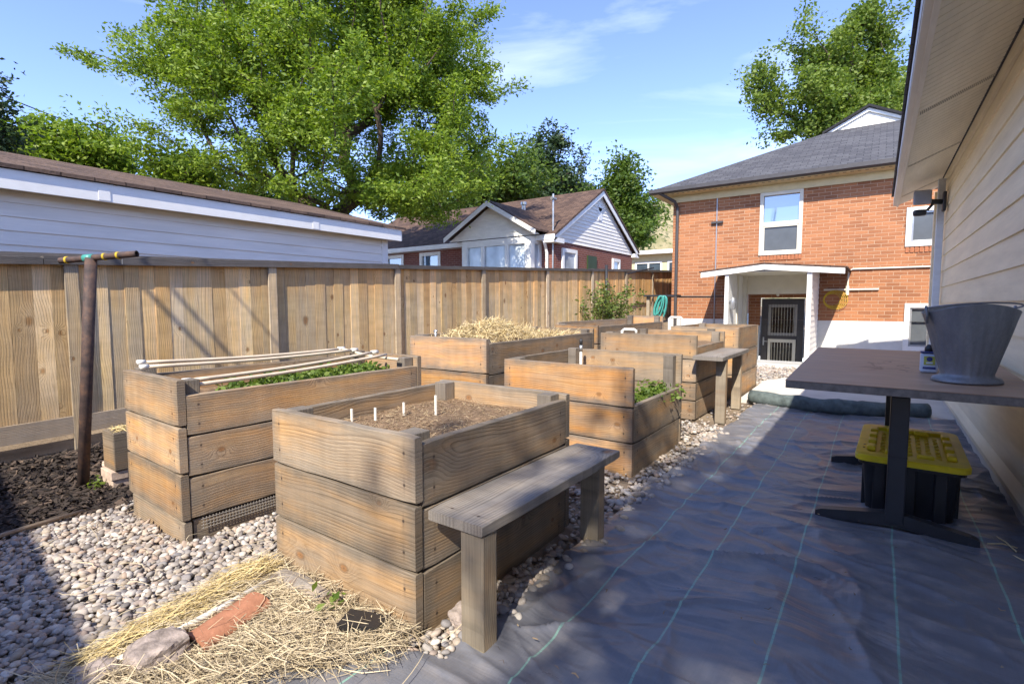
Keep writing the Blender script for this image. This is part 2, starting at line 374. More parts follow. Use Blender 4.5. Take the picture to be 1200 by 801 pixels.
# rusty pipe
k = NB('rusty_pipe', .7, .3); f = k.noise(k.pos(), 16, 5, .7)
k.color(k.ramp(f, [(.3,(.035,.027,.028)),(.5,(.075,.05,.045)),(.68,(.14,.08,.055)),(.8,(.22,.17,.15))])); k.bump(f, .4, .006); M['rust'] = k.m
# table top
k = NB('worn_laminate', .36, .5); p = k.pos()
f = k.noise(k.vmul(p, (1.2,4,1)), 3, 5, .65); sc = k.noise(k.vmul(p,(3,1.2,1)), 5, 2)
base = k.ramp(f, [(.3,(.33,.205,.13)),(.55,(.45,.29,.19)),(.75,(.55,.39,.27))])
wv = k.n('ShaderNodeTexVoronoi', feature='DISTANCE_TO_EDGE'); k.put(wv.inputs['Vector'], k.vadd(k.vmul(p,(3.2,4.5,1)), k.vmul(k.noise(p, 6, 3, out='Color'), (1.2,1.2,0)))); wv.inputs['Scale'].default_value = 1
s = k.sep(p); dx = k.math('SUBTRACT', s[0], .13); dy = k.math('SUBTRACT', s[1], 4.15)
dd = k.math('SQRT', k.math('ADD', k.math('MULTIPLY', k.math('MULTIPLY',dx,dx), 2.2), k.math('MULTIPLY',dy,dy)))
stain = k.math('MULTIPLY', k.ramp(wv.outputs['Distance'], [(.0,1.0),(.035,0.0)]), k.ramp(dd, [(.2,1.0),(.42,0.0)]))
k.color(k.mix(k.math('MULTIPLY', stain, .85), base, (.03,.022,.018))); k.rough(k.ramp(f, [(.3,.40),(.7,.6)])); M['laminate'] = k.m
M['table_edge'] = simple('table_edge_band', (.20,.175,.15), .6, .3, var=.3, scale=25)
# plastic tote
M['tote'] = simple('black_tote_plastic', (.016,.016,.018), .38, .5, var=.2)
M['yellow'] = simple('yellow_plastic', (.80,.60,.02), .42, .45, var=.12, scale=9)
M['hose'] = simple('teal_garden_hose', (.06,.30,.26), .4, .5, var=.2, scale=15)
M['fabricroll'] = simple('rolled_fabric', (.10,.125,.125), .75, .3, var=.4, scale=12, bump=.6, bscale=25)
M['silver'] = simple('zinc_fitting', (.45,.46,.47), .35, .5, metal=.7, var=.15)

# woven ground fabric
k = NB('woven_ground_fabric', .42, .5); p = k.pos(); s = k.sep(p)
wx = k.math('MULTIPLY', k.math('SUBTRACT', k.noise(k.vmul(p,(.6,1,0)), 1.2, 2), .5), .035)
X = k.math('ADD', s[0], wx)
ln = None
for xc in (-1.38, -.93, -.61, -.267, .112, .49):
    d = k.math('LESS_THAN', k.math('ABSOLUTE', k.math('SUBTRACT', X, xc)), .0042)
    ln = d if ln is None else k.math('MAXIMUM', ln, d)
br = k.noise(k.vmul(p,(1,25,1)), 6, 2); ln = k.math('MULTIPLY', ln, k.ramp(br, [(.3,.35),(.5,.85)]))
big = k.noise(p, 1.1, 4, .6); strk = k.noise(k.vmul(p,(1.6,2.6,1)), 2.6, 6, .7); fine = k.noise(k.vmul(p,(160,5,1)), 1, 2)
fine2 = k.noise(k.vmul(p,(5,160,1)), 1, 2)
dust = k.math('MULTIPLY', k.ramp(strk, [(.48,0.0),(.70,.9)]), k.ramp(big, [(.36,.2),(.62,.95)]))
base = k.mix(dust, k.mix(k.math('MULTIPLY', fine, .5), (.135,.138,.16), (.195,.20,.22)), (.36,.31,.27))
thr = k.math('MULTIPLY', k.ramp(k.math('ABSOLUTE', k.math('SUBTRACT', k.math('FRACT', k.math('MULTIPLY', X, 13.0)), .5)), [(0.0,1.0),(.03,0.0)]), .25)
base = k.mix(thr, base, (.16,.16,.17))
k.color(k.mix(ln, base, (.22,.40,.33)))
k.rough(k.ramp(strk, [(.3,.27),(.7,.46)]))
wr = k.noise(k.vadd(k.vmul(p,(1.3,3.0,1)), k.vmul(k.noise(p,1.2,2,out='Color'),(2.5,2.5,0))), 1.6, 3, .5)
k.bump(k.math('ADD', k.math('MULTIPLY', wr, 1.0), k.math('MULTIPLY', k.math('ADD', fine, fine2), .02)), .6, .06); M['tarp'] = k.m

# earth + hill
k = NB('bare_earth', .95, .1); f = k.noise(k.pos(), 1.5, 6, .65); k.color(k.ramp(f, [(.3,(.13,.10,.075)),(.5,(.22,.17,.125)),(.7,(.30,.24,.18))])); k.bump(k.noise(k.pos(), 30, 5), .8, .02); M['earth'] = k.m
k = NB('dry_hillside', .95, .1); f = k.noise(k.pos(), .05, 7, .72); g = k.noise(k.pos(), .22, 5, .7)
c = k.ramp(f, [(.35,(.16,.16,.07)),(.5,(.27,.23,.13)),(.7,(.36,.30,.20))]); k.color(k.mix(k.ramp(g, [(.52,0.0),(.6,.9)]), c, (.07,.085,.04))); M['hill'] = k.m

# ------------------------------------------------------------------ world, sun, camera
SUN = Vector((.30, -1, .98)).normalized()
w = bpy.data.worlds.new('World'); scene.world = w; w.use_nodes = True; nt = w.node_tree
bg = nt.nodes['Background']; sky = nt.nodes.new('ShaderNodeTexSky'); sky.sky_type = 'NISHITA'; sky.sun_disc = False
sky.sun_elevation = math.asin(SUN.z); sky.sun_rotation = math.atan2(SUN.x, SUN.y); sky.air_density = .78; sky.dust_density = .05; sky.ozone_density = 2.6; sky.altitude = 2600
tc = nt.nodes.new('ShaderNodeTexCoord'); mp = nt.nodes.new('ShaderNodeMapping'); mp.inputs['Scale'].default_value = (1.3,1.3,5.5); mp.inputs['Rotation'].default_value = (R(8),R(-14),R(20))
no = nt.nodes.new('ShaderNodeTexNoise'); no.inputs['Scale'].default_value = 1.9; no.inputs['Detail'].default_value = 7; no.inputs['Roughness'].default_value = .55; no.inputs['Distortion'].default_value = .5
rp = nt.nodes.new('ShaderNodeValToRGB'); rp.color_ramp.elements[0].position = .50; rp.color_ramp.elements[0].color = (0,0,0,1); rp.color_ramp.elements[1].position = .82; rp.color_ramp.elements[1].color = (.36,.36,.36,1)
mx = nt.nodes.new('ShaderNodeMixRGB'); mx.inputs[2].default_value = (4.0,4.3,5.1,1)
tint = nt.nodes.new('ShaderNodeMixRGB'); tint.blend_type = 'MULTIPLY'; tint.inputs[0].default_value = 1; tint.inputs[2].default_value = (.97,.885,.96,1)
for a, b in ((tc.outputs['Generated'], mp.inputs[0]), (mp.outputs[0], no.inputs['Vector']), (no.outputs['Fac'], rp.inputs[0]), (rp.outputs[0], mx.inputs[0]), (sky.outputs[0], tint.inputs[1]), (tint.outputs[0], mx.inputs[1]), (mx.outputs[0], bg.inputs[0])): nt.links.new(a, b)
bg.inputs[1].default_value = .15
sl = bpy.data.lights.new('sun', 'SUN'); sl.energy = 2.5; sl.angle = R(.53); sl.color = (1,.92,.78)
so = bpy.data.objects.new('sun', sl); COL.objects.link(so); so.rotation_euler = SUN.to_track_quat('Z','Y').to_euler(); so.location = SUN*30
cam = bpy.data.cameras.new('camera'); co = bpy.data.objects.new('camera', cam); COL.objects.link(co); scene.camera = co
cam.sensor_width = 36; cam.lens = 18.0; cam.clip_end = 3000; cam.clip_start = .02
co.location = (0,0,1.25); co.rotation_euler = (R(90-4.147), 0, R(35.494))
scene.view_settings.view_transform = 'Standard'; scene.view_settings.look = 'None'; scene.view_settings.exposure = 1.80; scene.view_settings.gamma = 1
scene.view_settings.use_curve_mapping = False

# ------------------------------------------------------------------ ground
def gz(x, y):
    """earth height: rises along the fence towards the neighbours' gardens"""
    up = .047*max(0, y-1.2)
    return up*sm(-3.9, -5.3, x) * (1 - sm(16, 40, y)*.3)
def ground_h(x, y): return gz(x, y) - .012 + .012*nz(x*1.7, y*1.7)
xs = [-900,-300,-100,-60,-40,-28,-20,-16,-13,-11,-9,-7.5] + [-6.5+.25*i for i in range(16)] + [-2.6,-2.2,-1.7,-1.2,-.6,0,.6,.72,1.5,3,6,12,30,80,300,900]
ys = [-900,-200,-60,-20,-8,-4,-2,-1] + [-.5+.5*i for i in range(25)] + [12.0,12.6,13.2,13.9,15,17,20,25,32,45,70,120,300,900]
mb = MB()
for i in range(len(xs)-1):
    for j in range(len(ys)-1):
        if -2.65 < (xs[i]+xs[i+1])/2 < -1.15 and 11.95 < (ys[j]+ys[j+1])/2 < 13.95: continue   # sunken door well
        mb.add([(x, y, ground_h(x, y) if abs(x) < 50 and abs(y) < 60 else -.02+gz(max(x,-50), min(y,60))) for x, y in ((xs[i],ys[j]),(xs[i+1],ys[j]),(xs[i+1],ys[j+1]),(xs[i],ys[j+1]))], [(0,1,2,3)])
structure(part('ground', mb, M['earth'], smooth=True))

# hills
mb = MB()
def hillf(u, v):
    a = R(-62) + u*R(80); d = 220 + v*420     # bearing from +Y, negative to the left
    bear = math.degrees(a)
    px = bear - (-23.5)
    h = 105*math.exp(-((px-6)/10.5)**2)*sm(0,.75,v) + 14*nz(u*9, v*5) * sm(0,.3,v) + 5*nz(u*40, v*20)*sm(0,.3,v)
    return (math.sin(a)*d, math.cos(a)*d, h - 4)
mb.grid(hillf, 90, 40); structure(part('hillside', mb, M['hill'], smooth=True))

# ---------------- pebbles
def ico():
    bm = bmesh.new(); bmesh.ops.create_icosphere(bm, subdivisions=2, radius=1); bm.verts.index_update()
    V = np.array([v.co[:] for v in bm.verts]); F = np.array([[v.index for v in f.verts] for f in bm.faces]); bm.free(); return V, F
IV, IF = ico()
rng = np.random.default_rng(5)
def pebbles(name, pts, smin, smax, mat):
    n = len(pts); pts = np.array(pts)
    s = rng.uniform(smin, smax, (n,1))*np.column_stack([rng.uniform(.75,1.45,n), rng.uniform(.65,1.1,n), rng.uniform(.4,.75,n)])
    a = rng.uniform(0, 6.283, n); t = rng.normal(0, .3, n); u = rng.normal(0, .3, n)
    V = IV[None]*s[:,None,:]
    # lumpy shape: bend each stone by its own low-frequency wave
    ph = rng.uniform(0,6.28,(n,1,3)); V = V*(1 + .13*np.sin(2.1*IV[None]+ph)[:,:,[1,2,0]])
    def rot(V, ang, i, j):
        c, sn = np.cos(ang)[:,None], np.sin(ang)[:,None]; A = V.copy()
        A[...,i] = V[...,i]*c - V[...,j]*sn; A[...,j] = V[...,i]*sn + V[...,j]*c; return A
    V = rot(rot(rot(V, t, 0, 2), u, 1, 2), a, 0, 1)
    pts[:,2] += s[:,2]*.55
    V = V + pts[:,None,:]
    F = IF[None] + (np.arange(n)*len(IV))[:,None,None]
    return npmesh(name, V.reshape(-1,3), F.reshape(-1,3), mat, smooth=True)
BEDS = [(-3.70,-2.88,1.10,2.85), (-2.32,-1.33,1.27,2.50), (-2.6,-1.40,3.48,4.72), (-3.9,-2.8,3.5,6.0), (-2.7,-1.55,5.58,6.9), (-2.35,-1.45,7.1,8.6), (-3.85,-3.1,6.4,9.2)]
def inbed(x, y): return any(a < x < b and c < y < d for a, b, c, d in BEDS)
def tarp_edge(y): return -1.215 + .05*nz(0, y*1.1, 3) + .02*nz(0, y*4, 8) + (-.0 if y > 1.25 else -.62*sm(1.3, .95, y))
def mulch_edge(y): return -3.72 + .05*nz(y*1.5, 4)
pts = []
def scat(n, x0, x1, y0, y1, cond, zf):
    for _ in range(n):
        x = random.uniform(x0,x1); y = random.uniform(y0,y1)
        if cond(x, y): pts.append((x, y, zf(x, y)))
def gcond(x, y): return not (y > 6.95 and x > -1.46) and mulch_edge(y)-.03 < x < tarp_edge(y) + .03*random.random() and not inbed(x, y)
scat(21000, -3.8, -1.1, .2, 2.0, gcond, lambda x, y: random.choice((-.012,-.004,.006,.012)))
scat(6500, -3.0, -1.1, 1.9, 5.4, gcond, lambda x, y: random.choice((-.01,.0,.01)))
scat(2200, -3.9, -1.1, 5.0, 9, gcond, lambda x, y: random.choice((-.01,.0,.01)))
stuff(pebbles('gravel', pts, .007, .0205, M['pebble']), 'mixed grey and tan river pebbles spread between the raised beds', 'gravel')
# larger stones kicked onto the sheet edge
pts = []
scat(650, -1.36, -1.08, 1.4, 5.2, lambda x, y: not inbed(x, y) and abs(x - tarp_edge(y) - .01) < .09*random.random()+.02, lambda x, y: .008)
stuff(pebbles('loose_pebbles', pts, .013, .032, M['pebble']), 'larger loose pebbles strewn along the edge of the dark ground fabric', 'gravel')
pts = []
scat(1500, -2.2, -.95, 8.7, 11.4, lambda x, y: x < -1.03 - .42*sm(10.5, 9.0, y) , lambda x, y: random.choice((.0,.012)))
stuff(pebbles('gravel_patch', pts, .016, .034, M['pebble']), 'patch of pale pebbles between the concrete walk and the far beds', 'gravel')

# ---------------- chips: mulch / straw
def strips(name, n, posf, lenr, wid, mat, bend=.25, tilt=.25, thick=0, seg=4, dirf=None):
    """many thin curved ribbons, each its own little mesh island"""
    V = []; F = []; o = 0
    for _ in range(n):
        p = posf()
        if p is None: continue
        L = random.uniform(*lenr); a = dirf(p) if dirf else random.uniform(0, 6.283); el = random.gauss(0, tilt)
        d = Vector((math.cos(a)*math.cos(el), math.sin(a)*math.cos(el), math.sin(el)))
        s = Vector((-math.sin(a), math.cos(a), 0)); up = d.cross(s); tw = random.uniform(-.9,.9)
        s2 = (s*math.cos(tw) + up*math.sin(tw)); b = random.gauss(0, bend); bz = random.gauss(0, bend*.5)
        w = random.uniform(*wid)
        for i in range(seg+1):
            t = i/seg - .5
            c = Vector(p) + d*(L*t) + s*(b*L*(t*t*4-.33)*.5) + Vector((0,0,1))*(bz*L*(t*t*4-.33)*.5)
            ww = w*(1 if 0 < i < seg else .6)
            V.append(c - s2*ww/2); V.append(c + s2*ww/2)
        for i in range(seg):
            F.append((o+2*i, o+2*i+1, o+2*i+3, o+2*i+2))
        o += 2*(seg+1)
    return npmesh(name, np.array([v[:] for v in V]), np.array(F), mat)
def pm():
    x = random.uniform(-5.5,-3.55); y = random.uniform(-.2, 3.2)
    if x > mulch_edge(y)+.03 or inbed(x, y): return None
    return (x, y, gz(x, y) + random.uniform(0, .035) - .004)
stuff(strips('bark_mulch', 15000, pm, (.02,.075), (.008,.024), M['mulch'], .2, .45, seg=2), 'dark shredded bark mulch along the foot of the wooden fence', 'mulch')
mb = MB(); mb.grid(lambda u, v: (-5.6+u*(mulch_edge(-.4+v*4)-.0+5.6), -.4+v*4, gz(-5.6+u*1.88, -.4+v*4)+.006+.012*nz(u*14, v*26)), 24, 40)
stuff(part('mulch_bed', mb, M['mulch'], smooth=True), 'dark soil bed under the bark mulch by the fence', 'mulch')

# ------------------------------------------------------------------ ground fabric
mb = MB()
def tarpf(u, v):
    y = .12 + v*6.92; x0 = tarp_edge(y); x = x0 + u*(.735 - x0)
    q = nz(x*1.3, y*.9, 2)
    z = .016 + .016*nz(x*1.1, y*4.2 + 1.5*q, 1) + .006*nz(x*2.0, y*9+2.5*nz(x*2, y, 9), 5) + .0025*nz(x*6, y*14, 4) + .014*(1-abs(nz(x*1.2+3, y*3.2+2*q, 12)))**9 + .012*(1-abs(nz(x*2.3+.8*y, y*1.6-x, 17)))**10
    # a few long sharp creases
    for (cx_, cy_, ang, ln_, h) in ((-.45,2.62,.18,.38,.022),(-.62,2.05,.5,.25,.014),(.1,2.9,-.25,.3,.012),(-.95,1.62,.35,.3,.014),(-.2,3.75,.1,.3,.016),(.0,3.2,.05,.45,.014),(.25,4.4,.0,.5,.015),(-.5,1.6,-.3,.25,.01),(-1.0,2.4,.6,.3,.01)):
        dx = x-cx_; dy = y-cy_; a = dx*math.cos(ang)+dy*math.sin(ang); b = -dx*math.sin(ang)+dy*math.cos(ang)
        if abs(a) < ln_*1.3: z += 1.5*h*math.exp(-(a/ln_)**2)*math.exp(-abs(b - .04*math.sin(a*9))/.014)
    z += .03*math.exp(-((x-.6)/.1)**2)*abs(nz(x*3, y*5))          # bunched against the wall
    z += .02*sm(.03, .0, u)*0 - .008*sm(.02,0,u)
    return (x, y, max(z, .003))
mb.grid(tarpf, 170, 640)
tag(part('ground_fabric', mb, M['tarp'], smooth=True), 'dark woven weed barrier sheet with thin green lines covering the walkway', 'ground fabric')
def td():
    x = random.uniform(-1.15,.68); y = random.uniform(.6,6.6); return (x, y, .045)
stuff(strips('debris_bits', 240, td, (.008,.035), (.002,.007), M['debris'], .4, .1, seg=2), 'dry leaf and straw crumbs scattered over the dark ground fabric', 'debris')
# rolled end
mb = MB(); pth = []; rr = []
for i in range(40):
    t = i/39; x = -1.26 + t*1.74; pth.append((x, 7.02 - .20*math.sin(t*3.0) + .03*nz(x*3,1) + .15*t*t, .085 + .012*nz(x*4, 2))); rr.append(.088 + .018*nz(x*5, 6) + .008*nz(x*17, 3))
mb.tube(pth, rr, 16)
tag(part('fabric_roll', mb, M['fabricroll'], smooth=True), 'rolled up end of dark green grey fabric lying across the walkway', 'fabric roll')

# ------------------------------------------------------------------ concrete walk
mb = MB(); mb.prism([(-1.42,7.05),(.72,7.05),(.72,13.38),(-1.10,13.38),(-1.02,11.2),(-1.0,10.5),(-1.2,9.6),(-1.44,9.0)], 2, -.1, .035)
structure(part('concrete_walk', mb, M['concrete']))
mb = MB(); mb.prism([(-2.7,11.2),(-1.125,11.2),(-1.125,11.82),(-2.7,11.82)], 2, -.1, .03)
structure(part('concrete_apron', mb, M['concrete']))

# ------------------------------------------------------------------ raised beds
def plank(name, parent, axis, x, y, z, L, H, T, mat, seed, knob=1.0, local=True, taper=0):
    """sawn board with eased, slightly uneven edges; its own mesh; local X = length"""
    rs = random.Random(seed); n = max(6, int(L/.06)//2*2); V = []; F = []
    prof = [(-.5,-.5),(.5,-.5),(.5,.5),(-.5,.5)]; ch = .003
    for i in range(n+1):
        t = i/n; lx = (t-.5)*L; e = .004*nz(lx*4+seed*7.1, seed)*knob; e2 = .004*nz(lx*5+seed*3.3, 9+seed)*knob; bow = .006*nz(seed*1.7, lx*.8)
        h = H/2; w = T/2; c = ch*(2 if i in (0, n) else 1)*.8
        if i in (0, n): h -= .002; w -= .002
        ring = [(-w+c,-h+e),(w-c,-h+e),(w,-h+c+e),(w,h-c+e2),(w-c,h+e2),(-w+c,h+e2),(-w,h-c+e2),(-w,-h+c+e)]
        for (a, b) in ring: V.append((lx, a+bow, b))
    for i in range(n):
        for q in range(8): F.append((i*8+q, (i+1)*8+q, (i+1)*8+(q+1)%8, i*8+(q+1)%8))
    F.append(tuple(range(8))); F.append(tuple(n*8+q for q in range(7,-1,-1)))
    me = bpy.data.meshes.new(name); me.from_pydata(V, [], F)
    at_ = me.attributes.new('enddist', 'FLOAT', 'POINT'); at_.data.foreach_set('value', [L/2-abs(p[0])+.0001 for p in V])
    b = bmesh.new(); b.from_mesh(me); bmesh.ops.recalc_face_normals(b, faces=b.faces); b.to_mesh(me); b.free(); me.update()
    o = link_mesh(name, me, mat, parent, (0,0,0), False)
    if axis == 'x': o.location = (x+L/2, y, z+H/2)
    elif axis == 'y': o.location = (x, y+L/2, z+H/2); o.rotation_euler = (0,0,R(90))
    else:
        o.location = (x, y, z+L/2); o.rotation_euler = (0, R(-90), 0)
    if not local: o.location = Vector(o.location) - WORLD_LOC[parent.name]
    WORLD_LOC[o.name] = (WORLD_LOC[parent.name] if parent else Vector((0,0,0))) + Vector(o.location)
    return o

def rows(*zs): return [(zs[i], zs[i+1]) for i in range(len(zs)-1)]
def bed(label, loc, lx, ly, rot, front, right, back, left, mats, soil_z, soil_mat, seed, T=.042, front_over=.0, post_top=.02, posts=(1,1,1,1), soil_amp=.02):
    t = thing('raised_bed', label, 'raised bed', loc, rot, 'timber raised beds')
    mf, mr, mbk, ml = mats; g = .0045
    for i, (a, b) in enumerate(front): plank('plank', t, 'x', 0, T/2, a+g, lx + front_over, b-a-2*g, T, mf, seed*31+i)
    for i, (a, b) in enumerate(back): plank('plank', t, 'x', 0, ly-T/2, a+g, lx, b-a-2*g, T, mbk, seed*31+5+i)
    for i, (a, b) in enumerate(right): plank('plank', t, 'y', lx-T/2, T+.004, a+g, ly-2*T-.008, b-a-2*g, T, mr, seed*31+10+i)
    for i, (a, b) in enumerate(left): plank('plank', t, 'y', T/2, T+.004, a+g, ly-2*T-.008, b-a-2*g, T, ml, seed*31+15+i)
    pz = [front[-1][1], front[-1][1], back[-1][1], back[-1][1]]; P = .088; q = .003
    for i, (px_, py_) in enumerate(((T+q, T+q), (lx-T-P-q, T+q), (T+q, ly-T-P-q), (lx-T-P-q, ly-T-P-q))):
        if not posts[i]: continue
        mb = MB(); mb.box(px_, px_+P, py_, py_+P, .0, pz[i]-.004+post_top*(-1 if i % 2 else 1)*.5, .004); part('corner_post', mb, M['post'], t, local=True)
    mb = MB(); mb.grid(lambda u, v: (T+.001+u*(lx-2*T-.002), T+.001+v*(ly-2*T-.002), soil_z + soil_amp*nz(u*lx*3+seed, v*ly*3) + .006*nz(u*lx*22, v*ly*22+seed)), 40, 44)
    part('soil', mb, soil_mat, t, smooth=True, local=True)
    return t

B = {}
B['main'] = bed('nearest raised bed with weathered grey brown planks and a bench along its right side', (-2.31,1.285,0), .945, 1.19, R(.5),
    rows(-.03,.245,.505,.765), rows(-.03,.235,.48,.735), rows(0,.26,.51,.765), rows(0,.26,.51,.75), (M['bed_grey'],M['bed_grey'],M['bed_grey'],M['bed_grey']), .645, M['soil'], 3, posts=(1,1,1,1), post_top=.0)
B['pvc'] = bed('left raised bed of tan planks under a rectangle of white pipes', (-3.665,1.125,0), .765, 1.70, R(-1),
    rows(.115,.37,.62,.868), rows(.12,.345,.565,.785), rows(.1,.36,.61,.86), rows(.1,.36,.61,.83), (M['bed_tan'],)*4, .70, M['soil'], 4, posts=(1,1,1,1))
t = B['pvc']
plank('base_board', t, 'x', .02, .03, -.04, .74, .15, .04, M['bed_grey'], 51); plank('base_board', t, 'y', .735, .06, -.04, 1.6, .15, .04, M['bed_grey'], 52)
mb = MB()
for i in range(90): mb.box(.762, .7645, .1+i*.017, .1+i*.017+.002, .05, .116)
for i in range(4): mb.box(.7646, .767, .09, 1.62, .055+i*.017, .057+i*.017)
part('wire_mesh', mb, simple('dull_wire', (.34,.31,.27), .7), t, local=True)
B['straw'] = bed('raised bed of orange planks heaped with pale straw beside the fence', (-3.83,3.60,0), .95, 2.35, R(2),
    rows(.05,.34,.62,.945), rows(.05,.32,.60,.90), rows(.1,.4,.68,.95), rows(.1,.4,.68,.95), (M['bed_orange'],M['bed_grey'],M['bed_tan'],M['bed_tan']), .84, M['soil'], 5)
B['mid'] = bed('middle raised bed whose right side is only two planks high', (-2.575,3.495,0), 1.155, 1.16, 0,
    rows(-.03,.235,.50,.795), rows(-.03,.23,.515), rows(0,.27,.53,.81), rows(0,.27,.53,.80), (M['bed_orange'],M['bed_grey'],M['bed_grey'],M['bed_grey']), .42, M['soil'], 6)
B['bench2'] = bed('tall raised bed with a high bench fixed at its right corner', (-2.69,5.60,0), 1.125, 1.25, 0,
    rows(.0,.21,.41,.66,.925), rows(.0,.21,.41,.66,.80), rows(0,.3,.6,.92), rows(0,.3,.6,.92), (M['bed_tan'],M['bed_tan'],M['bed_tan'],M['bed_grey']), .78, M['soil'], 7)
B['far'] = bed('farthest raised bed on the right near the brick house porch', (-2.36,7.16,0), .89, 1.35, 0,
    rows(0,.32,.63,.955), rows(0,.32,.63,.955), rows(0,.32,.63,.955), rows(0,.32,.63,.95), (M['bed_tan'],)*4, .8, M['soil'], 8)
mb = MB(); mb.box(.5,.60,-.03,-.004,.3,.93); part('batten', mb, M['post'], B['far'], local=True)
B['hose'] = bed('far left raised bed with a bright orange front, in front of the shrub', (-3.86,6.50,0), .69, 2.7, R(0),
    rows(.1,.4,.7,.965), rows(.1,.4,.7,.95), rows(.2,.5,.8,1.05), rows(.1,.4,.7,1.0), (M['bed_orange'],M['bed_grey'],M['bed_orange'],M['bed_grey']), .8, M['soil'], 9)

# benches
def bench(label, x0, x1, y0, y1, z, legs, mseat, mleg, seed):
    t = thing('bench', label, 'bench', ((x0+x1)/2, (y0+y1)/2, 0))
    plank('seat', t, 'y', (x0+x1)/2, y0, 0, y1-y0, x1-x0, .042, mseat, seed, local=False)
    o = t.children[0]; o.rotation_euler = (R(90), 0, R(90)); o.location = (0, 0, z-.021)
    for (lx0, lx1, ly0, ly1, lean) in legs:
        mb = MB(); mb.box(lx0, lx1, ly0, ly1, 0, z-.044, .004)
        mb.v = [(p[0], p[1] + lean*(p[2]/z - 1)*.0 , p[2]) for p in mb.v]
        part('leg', mb, mleg, t)
    return t
bench('low grey plank bench against the nearest raised bed', -1.35, -1.085, 1.345, 2.51, .482, [(-1.195,-1.09,1.355,1.435,0),(-1.24,-1.135,2.36,2.435,0)], M['bed_old'], M['bench_leg'], 61)
t = [o for o in COL.objects if o.name == 'bench'][0]
bench('high grey plank bench at the corner of the tall far bed', -1.555, -1.25, 5.42, 6.72, .722, [(-1.36,-1.26,5.6,5.68,0),(-1.40,-1.30,6.52,6.60,0)], M['bed_old'], M['bench_leg'], 62)

# plant markers in the near bed
for i, (x, y, h) in enumerate(((-2.21,1.66,.055),(-2.12,1.74,.058),(-2.10,1.92,.06),(-1.955,2.02,.10))):
    mb = MB(); mb.box(x-.007, x+.007, y-.003, y+.003, .60, .655+h)
    tag(part('plant_marker', mb, M['pvc']), ['white plant marker nearest the front plank of the nearest bed','second white plant marker from the front of the nearest bed','white plant marker standing third, near the far post of the nearest bed','tallest white stake beside the inner post of the nearest bed'][i], 'plant marker', 'white markers in the near bed')
def prow(x0,x1,y0,y1,z,amp): return lambda: (random.uniform(x0,x1), random.uniform(y0,y1), z+random.uniform(0,amp))
stuff(strips('dry_litter', 3600, prow(-2.24,-1.43,1.36,2.40,.645,.016), (.006,.032), (.0015,.004), M['debris'], .4, .3, seg=2), 'dry chopped stalks covering the soil of the nearest bed', 'litter')

# white pipe frame over the left bed
t = thing('pipe_rack', 'rectangle of long white plastic pipes laid over the left bed', 'pipe frame', (-3.3,2.0,.86))
def pp(name, a, b, r=.011):
    mb = MB(); n = 10; A, Bv = Vector(a), Vector(b); mb.tube([A.lerp(Bv, i/n) - Vector((0,0,.014*math.sin(math.pi*i/n))) for i in range(n+1)], r, 10); return part(name, mb, M['cane'], t, smooth=True)
for (xa, ya, za, xb, yb, zb) in ((-3.60,1.19,.905,-3.62,2.62,.885),(-3.44,1.15,.893,-3.45,2.62,.885),(-3.02,1.20,.842,-3.20,2.62,.88),(-2.965,1.17,.822,-3.05,2.62,.87)):
    pp('long_pipe', (xa,ya,za), (xb,yb,zb)); mb = MB(); mb.tube([(xa,ya-.012,za),(xa,ya+.03,za)], .015, 10); part('pipe_cap', mb, M['pvc'], t, smooth=True)
pp('cross_pipe', (-3.66,2.64,.89), (-2.93,2.63,.84))
for x, z in ((-3.62,.888),(-3.45,.884),(-3.2,.88)):
    mb = MB(); mb.tube([(x,2.60,z),(x,2.66,z)], .016, 10); part('pipe_tee', mb, M['pvc'], t, smooth=True)

# leaves for low plants
def leaf_cloud(name, P, size, mat, parent=None, flat=.5, aspect=.5, seed=1):
    r = np.random.default_rng(seed); n = len(P); P = np.asarray(P, float)
    d = r.normal(size=(n,3)); d[:,2] *= (1-flat); d /= np.linalg.norm(d, axis=1, keepdims=True)
    q = r.normal(size=(n,3)); s = np.cross(d, q); s /= np.linalg.norm(s, axis=1, keepdims=True); nrm = np.cross(d, s)
    L = (size*r.uniform(.6,1.3,(n,1))); W = L*aspect
    a = P; b = P + d*L*.5 + s*W*.5 + nrm*L*.08; c = P + d*L; e = P + d*L*.5 - s*W*.5 + nrm*L*.08
    V = np.stack([a, b, c, e], 1).reshape(-1,3); F = np.arange(4*n).reshape(-1,4)
    return npmesh(name, V, F, mat, parent)
r_ = random.Random(3)
P = []
for _ in range(230):
    x = r_.uniform(-3.5,-2.98); y = r_.uniform(1.45,2.66)
    if nz(x*3, y*3) < -.15: continue
    for k_ in range(12): P.append((x+r_.gauss(0,.022), y+r_.gauss(0,.022), .72+abs(r_.gauss(0,.03))))
stuff(leaf_cloud('seedlings', P, .04, M['leaf_sprout'], aspect=.6), 'bright green seedlings growing in the left bed under the pipes', 'seedlings')
P = [(-1.55+r_.gauss(0,.07), 4.35+r_.gauss(0,.14), .44+abs(r_.gauss(0,.05))) for _ in range(700)] + [(-1.75+r_.gauss(0,.1), 4.0+r_.gauss(0,.14), .44+abs(r_.gauss(0,.04))) for _ in range(400)]
stuff(leaf_cloud('sprouts', P, .05, M['leaf_sprout'], aspect=.5, seed=2), 'green sprouts in the low right corner of the middle bed', 'sprouts')
P = [(-3.12+r_.gauss(0,.035), 1.64+r_.gauss(0,.04), .02+abs(r_.gauss(0,.045))) for _ in range(420)]
tag(leaf_cloud('weed', P, .045, M['leaf_sprout'], aspect=.4, seed=3), 'small bright green weed in the pebbles beside the left bed', 'weed')
P = [(-1.72+r_.gauss(0,.03), 1.17+r_.gauss(0,.03), .06+abs(r_.gauss(0,.03))) for _ in range(16)]
